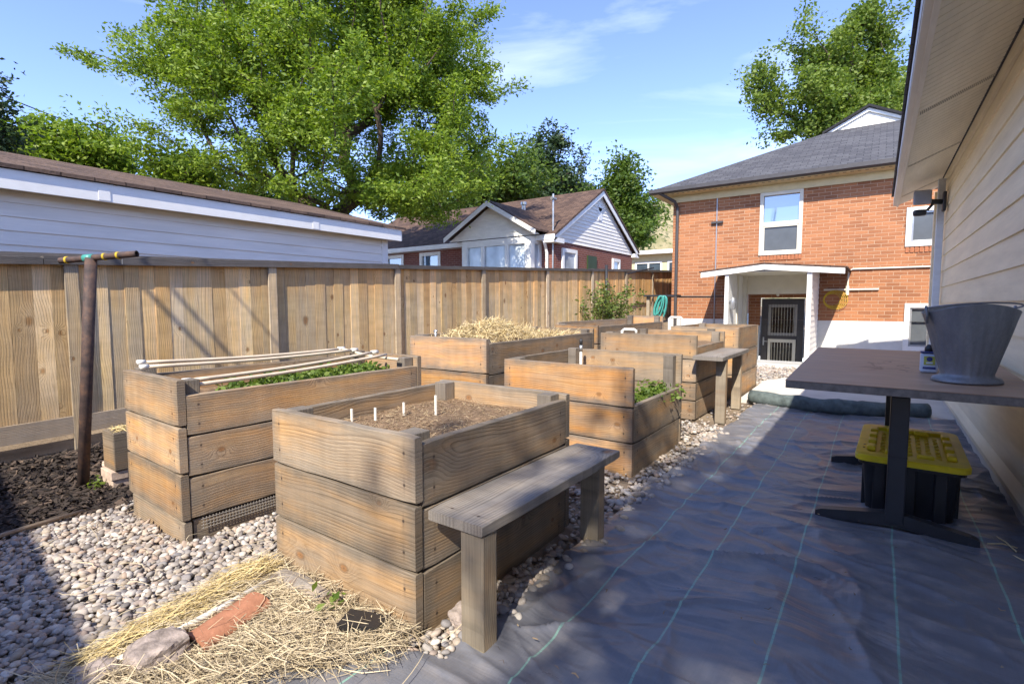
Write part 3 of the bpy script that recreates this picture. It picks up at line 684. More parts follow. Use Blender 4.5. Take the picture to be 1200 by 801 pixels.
tag(leaf_cloud('weed_clump', P, .045, M['leaf_sprout'], aspect=.5, seed=4), 'few green leaves poking out of the straw by the nearest bed', 'weed')

# straw heap in the third bed
th = R(2)
def sp():
    u, v = random.random(), random.random(); lx = .08+u*.75; ly = .1+v*2.1
    x = -3.83+lx*math.cos(th)-ly*math.sin(th); y = 3.60+lx*math.sin(th)+ly*math.cos(th)
    h = .83 + .19*math.exp(-((u-.55)/.33)**2-((v-.30)/.35)**2)*(1+.5*nz(u*5,v*9)) + .03*nz(u*8, v*14) + .06
    return (x, y, h - random.random()**2*.08)
stuff(strips('straw_mulch', 3800, sp, (.05,.2), (.003,.006), M['straw'], .6, .45), 'pale straw heaped on the soil of the bed beside the fence', 'straw')
# riser pipe with black cap
t = thing('irrigation_riser', 'upright white irrigation pipe with a black valve in the middle bed', 'irrigation pipe', (-2.33,4.42,.42))
mb = MB(); mb.tube([(-2.33,4.42,.40),(-2.33,4.42,.82)], .013, 10); part('pipe', mb, M['pvc'], t, smooth=True)
mb = MB(); mb.tube([(-2.33,4.42,.80),(-2.33,4.42,.86)], .017, 10); part('coupling', mb, M['silver'], t, smooth=True)
mb = MB(); mb.tube([(-2.33,4.42,.86),(-2.33,4.42,.905),(-2.33,4.42,.92)], [.014,.017,.010], 10); part('valve_cap', mb, M['blk'], t, smooth=True)
# small tap in the straw bed corner
mb = MB(); mb.tube([(-3.62,3.75,.84),(-3.62,3.75,1.0)], .012, 8); mb.tube([(-3.64,3.75,.985),(-3.60,3.75,.985)], .011, 8)
tag(part('small_tap', mb, M['silver'], smooth=True), 'small silver tap standing in the left corner of the straw bed', 'tap')
# white plastic elbows
def elbow(name, pts_, r, label, grp=None):
    mb = MB(); mb.tube(pts_, r, 10); return tag(part(name, mb, M['pvc'], smooth=True), label, 'pipe', grp)
elbow('pipe_elbow', [(-2.48,5.75,.76),(-2.48,5.75,.94),(-2.46,5.76,.955),(-2.36,5.82,.955),(-2.34,5.83,.94),(-2.34,5.83,.90)], .018, 'white plastic pipe arch sticking up from the tall far bed')
elbow('pipe_loop', [(-3.1,9.3,.0),(-3.1,9.3,1.0),(-3.08,9.32,1.02),(-2.93,9.42,1.02),(-2.91,9.43,1.0),(-2.91,9.43,0)], .022, 'white plastic pipe arch standing beside the hanging green hose')

# ------------------------------------------------------------------ straw, rock, brick and pipe in the foreground
def sf():
    for _ in range(20):
        x = random.uniform(-2.45,-1.22); y = random.uniform(.38,1.27)
        # band that runs along the pipe, widening towards the bed
        d1 = (x+2.05) ; ok = (x > -2.16 - .16*(y-.45)/.7 + .07*nz(y*4,1)) and y < 1.26 and (x < -1.33 - .30*sm(1.25,.6,y)+.1*nz(x*5,y*5))
        if ok: return (x, y, .03 + random.random()*.06*(.7+nz(x*4,y*4)))
    return None
def sdir(p): return random.gauss(.5, .75) if p[0] > -2.0 else random.gauss(1.15, .4)
stuff(strips('straw_litter', 4600, sf, (.05,.28), (.0014,.0038), M['straw_old'], .45, .16, dirf=sdir), 'loose dry straw strewn in front of the nearest raised bed', 'straw')
def sg():
    y = random.uniform(.5,1.2); x = -2.30 + .05*nz(y*5,2) + random.gauss(.05,.035) + .22*(1.2-y)
    return (x, y, .03+random.random()*.05)
stuff(strips('golden_straw', 1500, sg, (.06,.22), (.0015,.0036), M['straw_gold'], .4, .12, dirf=lambda p: random.gauss(1.45,.28)), 'band of golden straw lying between the pebbles and the white pipe', 'straw')
# stray single straws on pebbles / fabric
def ss():
    x = random.uniform(-3.6,-1.0); y = random.uniform(.4,1.5); return None if inbed(x,y) else (x, y, .05)
stuff(strips('stray_straw', 90, ss, (.06,.2), (.002,.004), M['straw_old'], .4, .1), 'single straws scattered over the pebbles', 'straw')

def rock(name, c, s, seed, mat, sub=4, amp=.25, smooth=False):
    bm = bmesh.new(); bmesh.ops.create_icosphere(bm, subdivisions=sub, radius=1)
    for v in bm.verts:
        p = v.co.copy(); m = max(abs(p.x),abs(p.y),abs(p.z)); p = p.lerp(p/m*.85, .6)
        n = mnoise.noise(p*1.4 + Vector((seed*3.1,0,0)))*amp + mnoise.noise(p*4 + Vector((0,seed,0)))*amp*.35 + mnoise.noise(p*11 + Vector((0,seed,0)))*amp*.12
        p *= 1+n; v.co = Vector((c[0]+p.x*s[0], c[1]+p.y*s[1], c[2]+p.z*s[2]))
    mb = MB(); mb.bm(bm); return part(name, mb, mat, smooth=smooth)
tag(rock('rock', (-1.965,.66,.05), (.085,.10,.065), 2, M['stone'], amp=.18), 'grey brown angular rock lying in the straw next to the terracotta tile', 'rock')
rock_ = tag(rock('stone', (-2.03,.50,.03), (.08,.07,.05), 5, M['stone']), 'rounded stone at the bottom edge next to the white pipe', 'rock')
tag(rock('pale_stone', (-1.255,1.46,.035), (.07,.06,.04), 8, M['stone']), 'pale stone at the foot of the near bench leg', 'rock')
tag(rock('limestone', (-4.72,1.33,.04), (.05,.04,.03), 9, M['brickpale']), 'pale stone lying on the mulch in front of the fence', 'rock')
# curved terracotta tile
mb = MB(); a0 = Vector((-1.935,.755,.05)); a1 = Vector((-2.0,1.03,.06)); ax = (a1-a0).normalized(); sd = ax.cross(Vector((0,0,1))).normalized()
N = 30; vs = []
for e in (a0, a1):
    for rr in (.062,.048):
        for i in range(N+1):
            an = math.pi*(.06+.88*i/N); vs.append(e + sd*math.cos(an)*rr*1.15 + Vector((0,0,1))*(math.sin(an)*rr*.75-.02))
fs = []; K = N+1
for i in range(N):
    fs += [(i,i+1,2*K+i+1,2*K+i),(K+i+1,K+i,3*K+i,3*K+i+1),(i,K+i,K+i+1,i+1),(2*K+i+1,3*K+i+1,3*K+i,2*K+i)]
fs += [(0,2*K,3*K,K),(N,K+N,3*K+N,2*K+N)]
mb.add(vs, fs); tag(part('roof_tile', mb, M['terracotta']), 'curved terracotta tile half buried in the straw', 'tile')
mb = MB(); mb.tube([(-2.045,.50,.05),(-2.03,.72,.062),(-2.06,.93,.06),(-2.13,1.18,.045)], .013, 10)
tag(part('buried_pipe', mb, M['pvc'], smooth=True), 'white plastic pipe running through the straw past the tile', 'pipe')
mb = MB(); mb.tube([(-2.16,1.215,.02),(-1.98,1.20,.05),(-1.78,1.20,.045)], [.045,.05,.04], 9, flat=.7)
tag(part('weathered_log', mb, M['bed_old']), 'weathered grey piece of timber at the foot of the nearest bed', 'timber')
mb = MB(); mb.prism([(-1.62,1.19),(-1.46,1.25),(-1.44,1.17),(-1.58,1.10)], 2, .02, .075); tag(part('black_scrap', mb, M['tote']), 'black plastic scrap under the straw at the nearest bed corner', 'scrap')
# stick edging
mb = MB(); mb.tube([(-3.62,.30,.04),(-3.70,.58,.045),(-3.765,.92,.04)], [.014,.013,.011], 8)
tag(part('wooden_stick', mb, M['kick'], smooth=True), 'long pale stick lying between the mulch and the pebbles', 'stick')
for i, (a, b) in enumerate((((.50,3.43,.05),(.62,3.50,.035)),((.52,3.42,.03),(.66,3.30,.03)),((.56,3.62,.03),(.60,3.40,.05)))):
    mb = MB(); mb.tube([a, Vector(a).lerp(Vector(b),.5)+Vector((0,.01,.006)), b], .0035, 6)
    tag(part('twig', mb, M['straw']), ['dry twig pointing at the wall beyond the table foot','dry twig lying nearest the camera beside the table foot','dry twig standing up next to the siding house base'][i], 'twig', 'twigs at the table foot')

# rusty T post with planter
t = thing('clothesline_post', 'leaning rusty steel pipe post with a crossbar in front of the fence', 'post', (-4.40,1.09,0))
mb = MB(); mb.tube([(-4.41,1.09,-.02),(-4.335,1.13,.8),(-4.265,1.17,1.56)], .034, 18); part('pole', mb, M['rust'], t, smooth=True)
mb = MB(); c = Vector((-4.258,1.172,1.56)); d = Vector((.80,.58,.09)).normalized()
n = 18; A = c - d*.21; Bq = c + d*.30
mb.tube([A, Bq], .021, n, caps=False); mb.tube([Bq, A], .016, n, caps=False)
part('crossbar', mb, M['rust'], t, smooth=True, fix=False)
mb = MB(); mb.tube([c-d*.05+Vector((0,0,.0)), c+d*.01], .026, 12); part('teal_tape', mb, M['hose'], t, smooth=True)
for s_ in (-.17,.08,.17):
    mb = MB(); mb.tube([c+d*s_, c+d*(s_+.012)], .0245, 12); part('rope_wrap', mb, M['rope'], t, smooth=True)
mb = MB(); mb.tube([c+d*.2, c+d*.2-Vector((0,0,.06))], .003, 6); part('hook', mb, M['silver'], t)
t = thing('planter_block', 'weathered wooden box planter topped with straw behind the rusty post', 'planter', (-4.25,1.45,0))
mb = MB(); mb.box(-4.36,-4.15,1.20,1.85,.125,.385,.006); part('box', mb, M['bed_grey'], t)
def spb(): return (random.uniform(-4.35,-4.16), random.uniform(1.22,1.82), .388+random.random()*.02)
o = strips('straw_top', 300, spb, (.03,.1), (.003,.006), M['straw_gold'], .5, .2); o.parent = t; o.location = Vector(o.location)-WORLD_LOC[t.name]
for i, (x0,x1,y0,y1,z0,z1) in enumerate(((-4.37,-4.17,1.19,1.29,0,.06),(-4.36,-4.16,1.18,1.28,.063,.122),(-4.36,-4.16,1.7,1.8,0,.06),(-4.36,-4.16,1.7,1.8,.063,.122))):
    mb = MB(); mb.box(x0,x1,y0,y1,z0,z1,.004)
    tag(part('brick', mb, M['brickpale']), ['pale brick on the ground under the near end of the box planter','pale brick on top of another under the near end of the box planter','pale brick on the ground under the far end of the box planter','upper pale brick under the far end of the box planter'][i], 'brick', 'bricks under the planter')
P = [(-4.27+r_.gauss(0,.02), 1.12+r_.gauss(0,.02), gz(-4.3,1.1)+.02+abs(r_.gauss(0,.03))) for _ in range(40)]
tag(leaf_cloud('yellow_weed', P, .035, M['leaf_lime'], aspect=.5, seed=6), 'tiny yellow green weed at the foot of the rusty post', 'weed')

# ------------------------------------------------------------------ fence
def sloped(x0,x1,y0,y1,zf,h0,h1):
    m = MB(); m.add([(x0,y0,zf(y0)+h0),(x1,y0,zf(y0)+h0),(x1,y1,zf(y1)+h0),(x0,y1,zf(y1)+h0),(x0,y0,zf(y0)+h1),(x1,y0,zf(y0)+h1),(x1,y1,zf(y1)+h1),(x0,y1,zf(y1)+h1)], [(0,3,2,1),(4,5,6,7),(0,1,5,4),(1,2,6,5),(2,3,7,6),(3,0,4,7)]); return m
FX = -5.58
def ftop(y): return 1.535 + .047*y
def fbot(y): return max(0, .047*(y-1.2)) + .17
t = thing('wooden_fence', 'tall tan cedar board fence running along the left side of the garden', 'fence', (FX, 6.5, 0))
rb = random.Random(11); mb = MB(); y = -3.2
while y < 18.2:
    bw = rb.choice((.125,.135,.14,.115)); off = rb.choice((0,.0,.003,.006)); x0 = FX + off; g = rb.uniform(.0,.0022)
    n0 = len(mb.v); mb.box(x0, x0+.018, y, y+bw-g, fbot(y)-rb.uniform(0,.02), ftop(y)-.005, 0)
    ln_ = rb.gauss(0,.0008); mb.v[n0:] = [(p[0], p[1] + (ln_ if p[2] > 1 else -ln_), p[2]) for p in mb.v[n0:]]
    y += bw
part('boards', mb, M['fence'], t)
for zr in (.35, 1.0, 1.42):
    part('back_rail', sloped(FX-.04, FX-.002, -3.2, 18.2, lambda y: max(0,.047*(y-1.2)), zr, zr+.09), M['fence_rail'], t)
for yp in (-2.2,-.45,1.33,3.09,4.93,6.87,8.97,11.0,13.0,15.0,17.0):
    mb = MB(); mb.box(FX+.034, FX+.062, yp, yp+.095, fbot(yp)-.2, ftop(yp)+.0, .003); part('post', mb, M['fence_post'], t)
for (a, b, hh) in ((-3.2,1.2,.0),(1.2,4.98,.012),(4.985,11.0,.0),(11.0,18.2,.008)):
    part('cap_rail', sloped(FX-.05, FX+.058, a, b-.004, ftop, .002+hh*.3, .04+hh), M['fence_rail'], t)
    part('top_trim', sloped(FX+.060, FX+.082, a, b-.004, ftop, -.015, .036+hh), M['fence_rail'], t)
part('kick_board', sloped(FX+.031, FX+.06, -3.2, 4.9, lambda y: max(0,.047*(y-1.2)), .06, .21), M['kick'], t)
part('kick_board', sloped(FX+.031, FX+.06, 5.0, 18.2, lambda y: max(0,.047*(y-1.2)), .06, .21), M['kick'], t)
# black pole against the fence + shrub
mb = MB(); mb.tube([(-5.44,11.6,.35),(-5.44,11.6,2.22)], .035, 10); tag(part('black_post', mb, M['blk'], smooth=True), 'thin black metal post standing against the fence behind the shrub', 'post')
mb = MB(); mb.tube([(-5.3,12.6,2.05),(-5.25,14.3,2.3)], .02, 6); tag(part('wire_rail', mb, M['blk']), 'thin dark rod resting along the fence top near the brick house', 'rod')
def bush(label, cx_, cy_, z0, n, sd):
    r = random.Random(sd); t = thing('shrub', label, 'shrub', (cx_,cy_,z0)); P = []; mb = MB()
    for i in range(n):
        x = cx_+r.gauss(0,.28); y = cy_+r.gauss(0,.55); h = r.uniform(.7,1.35)
        top = Vector((x+r.gauss(0,.1), y+r.gauss(0,.12), z0+h)); b0 = Vector((cx_+(x-cx_)*.4, cy_+(y-cy_)*.4, z0))
        mb.tube([b0, b0.lerp(top,.5)+Vector((r.gauss(0,.03),r.gauss(0,.03),0)), top], [.008,.006,.002], 5)
        for k_ in range(60):
            q = b0.lerp(top, .25+.75*math.sqrt(r.random())); P.append((q.x+r.gauss(0,.06), q.y+r.gauss(0,.06), q.z+r.gauss(0,.05)))
    part('stems', mb, M['bark'], t); leaf_cloud('leaves', P, .085, M['leaf_shrub'], t, aspect=.5, seed=sd)
bush('leafy green shrub growing in front of the fence beside a black post', -5.1, 11.0, .42, 34, 5)
# hose with its bracket
t = thing('garden_hose', 'teal garden hose hanging in loops at the corner of the brick house', 'garden hose', (-4.05,11.6,1.1))
mb = MB(); r = random.Random(4)
for i in range(7):
    h = r.uniform(.35,.72); w_ = r.uniform(.06,.13); ox = -4.0 + r.gauss(0,.03); oy = 11.5 + r.gauss(0,.03)
    mb.tube([(ox + w_*math.sin(a) - .12*(1-math.cos(a))*.5, oy + .02*i-.06, 1.45 - h*(1-math.cos(a))/2 + r.gauss(0,.004)) for a in [j*2*math.pi/24 for j in range(25)]], .016, 7)
part('hose_coil', mb, M['hose'], t, smooth=True)
t = thing('hose_stand', 'dark shelf on slanted grey boards behind the hanging hose', 'stand', (-4.2,11.75,0))
mb = MB(); mb.box(-4.5,-3.72,11.62,11.95,1.44,1.48); part('shelf', mb, M['blk'], t)
mb = MB(); mb.box(-4.45,-4.38,11.7,11.78,.2,1.44); part('upright', mb, M['fence_post'], t)
mb = MB(); mb.add([(-4.75,11.85,.3),(-4.35,11.85,.3),(-4.05,11.85,1.30),(-4.25,11.85,1.38),(-4.75,11.9,.3),(-4.35,11.9,.3),(-4.05,11.9,1.30),(-4.25,11.9,1.38)], [(0,1,2,3),(7,6,5,4),(0,4,5,1),(1,5,6,2),(2,6,7,3),(3,7,4,0)]); part('slanted_board', mb, M['kick'], t)

# ------------------------------------------------------------------ table
ZT = .83; SL = .026
t = thing('table', 'rectangular worn brown table on two black steel pedestals beside the siding wall', 'table', (.12,4.3,0))
def zt(y): return ZT + SL*(y-3.3)
mb = MB()
def tabletop(x0,x1,y0,y1,a,b,ch=0):
    m = MB(); m.box(x0,x1,y0,y1,a,b,ch); m.v = [(p[0],p[1],p[2]+SL*(p[1]-3.3)) for p in m.v]; return m
part('tabletop', tabletop(-.41,.655,3.235,5.22,ZT-.004,ZT,.0015), M['laminate'], t)
part('edge_band', tabletop(-.408,.653,3.237,5.218,ZT-.046,ZT-.0045,.004), M['table_edge'], t)
for yc in (3.44,4.72):
    mb = MB(); mb.box(.078,.162,yc-.035,yc+.035,.06,zt(yc)-.075,.006); part('column', mb, M['blk'], t)
    mb = MB(); mb.prism([(-.25,.0+.014),(-.25,.055),(-.22,.068),(.07,.115),(.17,.115),(.44,.068),(.47,.055),(.47,.014),(.40,.018),(.12,.048),(-.18,.018)], 1, yc-.03, yc+.03); part('foot', mb, M['blk'], t)
    mb = MB(); mb.box(-.25,.49,yc-.028,yc+.028,zt(yc)-.074,zt(yc)-.048,.004); part('top_bracket', mb, M['blk'], t)
    for xf in (-.21,.43):
        mb = MB(); mb.tube([(xf,yc,.0),(xf,yc,.02)], .016, 10); part('glide', mb, M['blk'], t, smooth=True)
    mb = MB(); mb.box(.0775,.1625,yc-.0355,yc+.0355,.43,.436); part('column_seam', mb, M['tote'], t)
mb = MB(); mb.box(.10,.14,3.5,4.66,zt(4)-.085,zt(4)-.055); part('stretcher', mb, M['blk'], t)

# bucket
t = thing('metal_bucket', 'dented grey galvanised bucket with flared rim and wire handle on the table', 'bucket', (.425,3.62,zt(3.62)))
bc = Vector((.402,3.64,zt(3.64)+.001)); mb = MB()
prof = [(.0,.170),(.006,.172),(.022,.163),(.030,.135),(.045,.130),(.12,.152),(.20,.177),(.28,.202),(.36,.226),(.398,.238),(.404,.241),(.404,.234),(.36,.220),(.2,.171),(.05,.125)]
NS = 96; vs = []
for (h, rr) in prof:
    for i in range(NS):
        a = 2*math.pi*i/NS; tt = h/.404
        fl = .0055*math.sin(a*26)*min(1, max(0,(h-.04)/.05))*max(0,(1-tt)) + .006*nz(math.cos(a)*2, math.sin(a)*2, h*7)
        el = 1 - .12*tt
        # rim dips at the two ears and rises between
        z = h + (.024*math.cos(2*(a-math.pi/2+.35)) - .014)*tt**3
        r2 = rr + (fl if h > .03 else 0)
        # camera-right axis carries the ears
        ex = Vector((.81,.58,0)); ey = Vector((-.58,.81,0))
        q = bc + ex*(math.cos(a)*r2*.93) + ey*(math.sin(a)*r2*el*.8); vs.append((q.x, q.y, bc.z + z))
fs = [(j*NS+i, j*NS+(i+1)%NS, (j+1)*NS+(i+1)%NS, (j+1)*NS+i) for j in range(len(prof)-1) for i in range(NS)]
fs.append(tuple((len(prof)-1)*NS+i for i in range(NS))); fs.append(tuple(range(NS))[::-1])
mb.add(vs, fs); part('pail', mb, M['galv'], t, smooth=True)
ex = Vector((.81,.58,0)); ey = Vector((-.58,.81,0))
mb = MB(); mb.tube([bc + ex*(-.236*math.cos(a)) - ey*(.155*math.sin(a)) + Vector((0,0,.392 + .028*math.sin(a))) for a in [math.pi*i/28 for i in range(29)]], .0045, 8); part('handle', mb, M['galv'], t, smooth=True)
for s_ in (-1,1):
    mb = MB(); q = bc + ex*(.229*s_); mb.tube([q+Vector((0,0,.31)), q+ex*(.004*s_)+Vector((0,0,.36)), q+ex*(.010*s_)+Vector((0,0,.405))], [.012,.017,.013], 10, flat=.5); part('ear', mb, M['galv'], t, smooth=True)

# small plastic container
t = thing('plant_food_tub', 'small pale blue plastic tub with a dark lid standing beside the bucket', 'tub', (.262,3.92,zt(3.92)))
zb = zt(3.92)+.001; cx_, cy_ = .262, 3.93
mb = MB(); mb.box(cx_-.042,cx_+.042,cy_-.035,cy_+.035,zb,zb+.115,.012); part('body', mb, M['tubwhite'], t)
mb = MB(); mb.box(cx_-.044,cx_+.044,cy_-.037,cy_+.037,zb+.116,zb+.126,.004); part('rim', mb, M['bluelid'], t)
mb = MB(); mb.tube([(cx_,cy_,zb+.126),(cx_,cy_,zb+.145),(cx_+.004,cy_,zb+.165)], [.024,.024,.014], 12); part('spout_cap', mb, M['blk'], t, smooth=True)
mb = MB(); mb.box(cx_-.026,cx_+.026,cy_-.0375,cy_-.0355,zb+.048,zb+.098); lab = part('label_patch', mb, M['blossom_label'], t)
mb = MB(); mb.tube([(cx_,cy_-.0365,zb+.082),(cx_,cy_-.0395,zb+.082)], .014, 14); part('label_disc', mb, M['bluelid'], t)
mb = MB(); mb.box(cx_-.015,cx_+.015,cy_-.0395,cy_-.0378,zb+.055,zb+.064); part('label_bar', mb, M['tubwhite'], t)
mb = MB(); mb.box(cx_-.03,cx_+.03,cy_-.0372,cy_-.0356,zb+.022,zb+.036); part('label_stripe', mb, M['bluelid'], t)

# storage tote
t = thing('storage_tote', 'black plastic storage tote with a yellow lid under the table', 'tote', (.2,4.10,0), R(-1.5))
def rrect(hx, hy, r, n=5):
    o = []
    for (sx, sy, a0_) in ((1,1,0),(-1,1,90),(-1,-1,180),(1,-1,270)):
        for i in range(n+1):
            a = R(a0_+90*i/n); o.append((sx*(hx-r)+r*math.cos(a), sy*(hy-r)+r*math.sin(a)))
    return o
mb = MB(); rings = []; hx, hy = .252, .475
for (z, k_, r) in ((.015,.80,.04),(.03,.81,.04),(.31,.90,.05),(.312,.985,.06),(.345,.985,.06)):
    rings.append([(x, y, z) for x, y in rrect(hx*k_, hy*(k_*.7+.3), r)])
n = len(rings[0]); vs = [p for q in rings for p in q]; fs = [(j*n+i, j*n+(i+1)%n, (j+1)*n+(i+1)%n, (j+1)*n+i) for j in range(len(rings)-1) for i in range(n)]
fs += [tuple(range(n))[::-1], tuple((len(rings)-1)*n+i for i in range(n))]
mb.add(vs, fs)
for x in (-.14,.0,.14): mb.box(x-.03, x+.03, -hy*.94, -hy*.86, .02, .31, .006)
for y in (-.28,-.1,.1,.28): mb.box(-hx*.91, -hx*.80, y-.05, y+.05, .02, .31, .006); mb.box(hx*.80, hx*.91, y-.05, y+.05, .02, .31, .006)
part('body', mb, M['tote'], t, local=True)
mb = MB(); lv = [(.334,1.0,.06),(.336,1.045,.07),(.362,1.05,.07),(.370,1.03,.07),(.372,.93,.06),(.372,.84,.05),(.352,.80,.04),(.352,.5,.03),(.352,.05,.005)]
rings = [[(x, y, z) for x, y in rrect(hx*k_, hy*(k_ if k_ < .95 else .95+(k_-.95)), min(r, hx*k_*.4))] for z, k_, r in lv]
vs = [p for q in rings for p in q]; fs = [(j*n+i, j*n+(i+1)%n, (j+1)*n+(i+1)%n, (j+1)*n+i) for j in range(len(rings)-1) for i in range(n)]; fs.append(tuple((len(rings)-1)*n+i for i in range(n)))
mb.add(vs, fs)
for y in (-.30,-.12,.06,.24):
    for s_ in (-1,1): mb.box(s_*.19-.022, s_*.19+.022, y, y+.09, .355, .385, .008)
for x in (-.12,.03):
    for s_ in (-1,1): mb.box(x, x+.08, s_*.345-.02, s_*.345+.02, .355, .385, .008)
part('lid', mb, M['yellow'], t, local=True)
mb = MB()
for i in range(7):
    for j in range(13):
        x = -.135+i*.045; y = -.275+j*.046; s_ = 1 if (i+j) % 2 else -1
        mb.add([(x-.014,y-.012*s_,.3525),(x-.009,y-.014*s_,.358),(x+.014,y+.012*s_,.3525),(x+.009,y+.014*s_,.358),(x+.0,y+.0,.3525)], [(0,1,3,2),(0,4,2,3,1)])
part('tread_pattern', mb, M['yellow'], t, local=True)
for s_ in (-.3,-.22):
    mb = MB(); mb.tube([(-.226,s_,.37),(-.226,s_,.3735)], .007, 8); part('lock_hole', mb, M['tote'], t, local=True)

# ------------------------------------------------------------------ buildings
def wall_y(mb, Y, x0, x1, z0, z1, holes, depth=.1):
    """wall in the plane y=Y facing -Y with rectangular holes and reveals"""
    xs_ = sorted({x0, x1, *[h[0] for h in holes], *[h[1] for h in holes]}); zs_ = sorted({z0, z1, *[h[2] for h in holes], *[h[3] for h in holes]})
    for i in range(len(xs_)-1):
        for j in range(len(zs_)-1):
            cx_ = (xs_[i]+xs_[i+1])/2; cz = (zs_[j]+zs_[j+1])/2
            if any(h[0] < cx_ < h[1] and h[2] < cz < h[3] for h in holes): continue
            mb.quad((xs_[i],Y,zs_[j]),(xs_[i+1],Y,zs_[j]),(xs_[i+1],Y,zs_[j+1]),(xs_[i],Y,zs_[j+1]))
    for (a, b, c, d) in holes:
        mb.quad((a,Y,c),(a,Y,d),(a,Y+depth,d),(a,Y+depth,c)); mb.quad((b,Y,c),(b,Y+depth,c),(b,Y+depth,d),(b,Y,d))
        mb.quad((a,Y,d),(b,Y,d),(b,Y+depth,d),(a,Y+depth,d)); mb.quad((a,Y,c),(a,Y+depth,c),(b,Y+depth,c),(b,Y,c))
    return mb
def frame_y(x0, x1, z0, z1, w, y0, y1):
    m = MB(); m.box(x0,x0+w,y0,y1,z0,z1,.004); m.box(x1-w,x1,y0,y1,z0,z1,.004); m.box(x0+w,x1-w,y0,y1,z0,z0+w,.004); m.box(x0+w,x1-w,y0,y1,z1-w,z1,.004); return m

def lap_y(mb, X, y0, y1, z0, z1, exp, lip, sign=1, zstart=None):
    """lap siding on plane x=X whose face looks towards sign*x ... saw-tooth profile extruded along y"""
    z = zstart if zstart is not None else z0
    while z > z0: z -= exp
    while z < z1:
        a, b = max(z, z0), min(z+exp, z1)
        xa = X + sign*lip; xb = X + sign*.003
        mb.quad((xa,y0,a),(xa,y1,a),(xb,y1,b),(xb,y0,b)); mb.quad((xa,y0,a),(X,y0,a),(X,y1,a),(xa,y1,a)); z += exp
    return mb
def lap_x(mb, Y, x0, x1, z0, z1, exp, lip, clip=None):
    """lap siding facing -Y; clip(z) -> (x0, x1) for gables"""
    z = z0
    while z < z1:
        a, b = z, min(z+exp, z1)
        (l0, r0), (l1, r1) = (clip(a), clip(b)) if clip else ((x0,x1),(x0,x1))
        mb.quad((l0,Y-lip,a),(r0,Y-lip,a),(r1,Y-.002,b),(l1,Y-.002,b)); mb.quad((l0,Y-lip,a),(l0,Y,a),(r0,Y,a),(r0,Y-lip,a)); z += exp
    return mb

# ---- brick house
YH = 13.4; XL = -4.42; XR = 3.6
t = H = thing('brick_house', 'two storey orange brick house with grey hip roof and a white porch', 'house', (-.4,13.4,0))
holes = [(-2.35,-1.48,2.42,3.86), (.40,1.25,2.45,3.22), (.45,1.25,.9,1.28), (-2.60,-1.17,.9,1.50)]
mb = wall_y(MB(), YH, XL, XR, .9, 3.95, holes, .12)
mb.quad((XL,YH,.9),(XL,YH+10,.9),(XL,YH+10,3.95),(XL,YH,3.95)); part('brick_wall', mb, M['brick'], t)
mb = wall_y(MB(), YH-.012, XL-.012, XR, -.6, .9, [(.45,1.25,.30,.9),(-2.60,-1.17,-.55,.9)], .1)
mb.quad((XL-.012,YH-.012,-.6),(XL-.012,YH-.012,.9),(XL-.012,YH+10,.9),(XL-.012,YH+10,-.6)); 
for (a, b) in ((XL-.012,-2.60),(-1.17,.45),(1.25,XR)): mb.quad((a,YH-.012,.9),(b,YH-.012,.9),(b,YH,.9),(a,YH,.9))
part('foundation', mb, M['foundation'], t)
# sunken doorway
mb = wall_y(MB(), 13.85, -2.62, -1.15, .75, 1.56, [(-2.36,-1.38,.75,1.42)], .06); part('entry_brick', mb, M['brick'], t)
mb = MB(); mb.quad((-2.62,13.852,-.6),(-2.36,13.852,-.6),(-2.36,13.852,.75),(-2.62,13.852,.75)); mb.quad((-1.38,13.852,-.6),(-1.15,13.852,-.6),(-1.15,13.852,.75),(-1.38,13.852,.75))
mb.quad((-2.64,11.95,-.5),(-1.16,11.95,-.5),(-1.16,13.9,-.5),(-2.64,13.9,-.5)); mb.quad((-2.64,11.95,-.6),(-2.64,13.9,-.6),(-2.64,13.9,.0),(-2.64,11.95,.0)); mb.quad((-1.16,11.95,-.6),(-1.16,13.9,-.6),(-1.16,13.9,.0),(-1.16,11.95,.0)); mb.quad((-2.64,11.951,-.6),(-1.16,11.951,-.6),(-1.16,11.951,.0),(-2.64,11.951,.0))
part('door_well', mb, M['foundation'], t)
mb = MB(); mb.box(-2.66,-1.14,11.84,11.95,-.05,.085,.006); part('door_curb', mb, M['concrete_d'], t)
D = part('storm_door', frame_y(-2.33,-1.41,-.5,1.40,.14,13.86,13.92), M['dkgutter'], t)
mb = MB(); mb.box(-2.19,-1.55,13.87,13.91,.42,.50); part('mid_rail', mb, M['dkgutter'], D)
mb = frame_y(-2.188,-1.552,.502,1.258,.07,13.885,13.90); part('pale_sash', mb, M['foundation'] if 0 else simple('grey_sash', (.30,.29,.27), .5), D)
mb = MB(); mb.quad((-2.19,13.905,-.36),(-1.55,13.905,-.36),(-1.55,13.905,1.26),(-2.19,13.905,1.26)); part('glass', mb, M['glass_dark'], D)
mb = MB()
for i in range(10): mb.box(-2.15+i*.064, -2.142+i*.064, 13.874, 13.880, -.36, .42); mb.box(-2.15+i*.064, -2.144+i*.064, 13.874, 13.879, .50, 1.26)
part('security_bars', mb, M['offwhite'], D)
mb = MB(); mb.box(-2.16,-1.58,13.870,13.873,.34,.42); mb.box(-2.17,-2.11,13.871,13.874,-.3,.42); mb.box(-1.63,-1.57,13.871,13.874,-.3,.42); part('lower_panel', mb, M['offwhite'], D)
mb = MB(); mb.box(-2.28,-2.25,13.83,13.858,.26,.46,.003); mb.tube([(-2.265,13.82,.36),(-2.17,13.80,.36)], .012, 8); part('handle', mb, M['silver'], D)
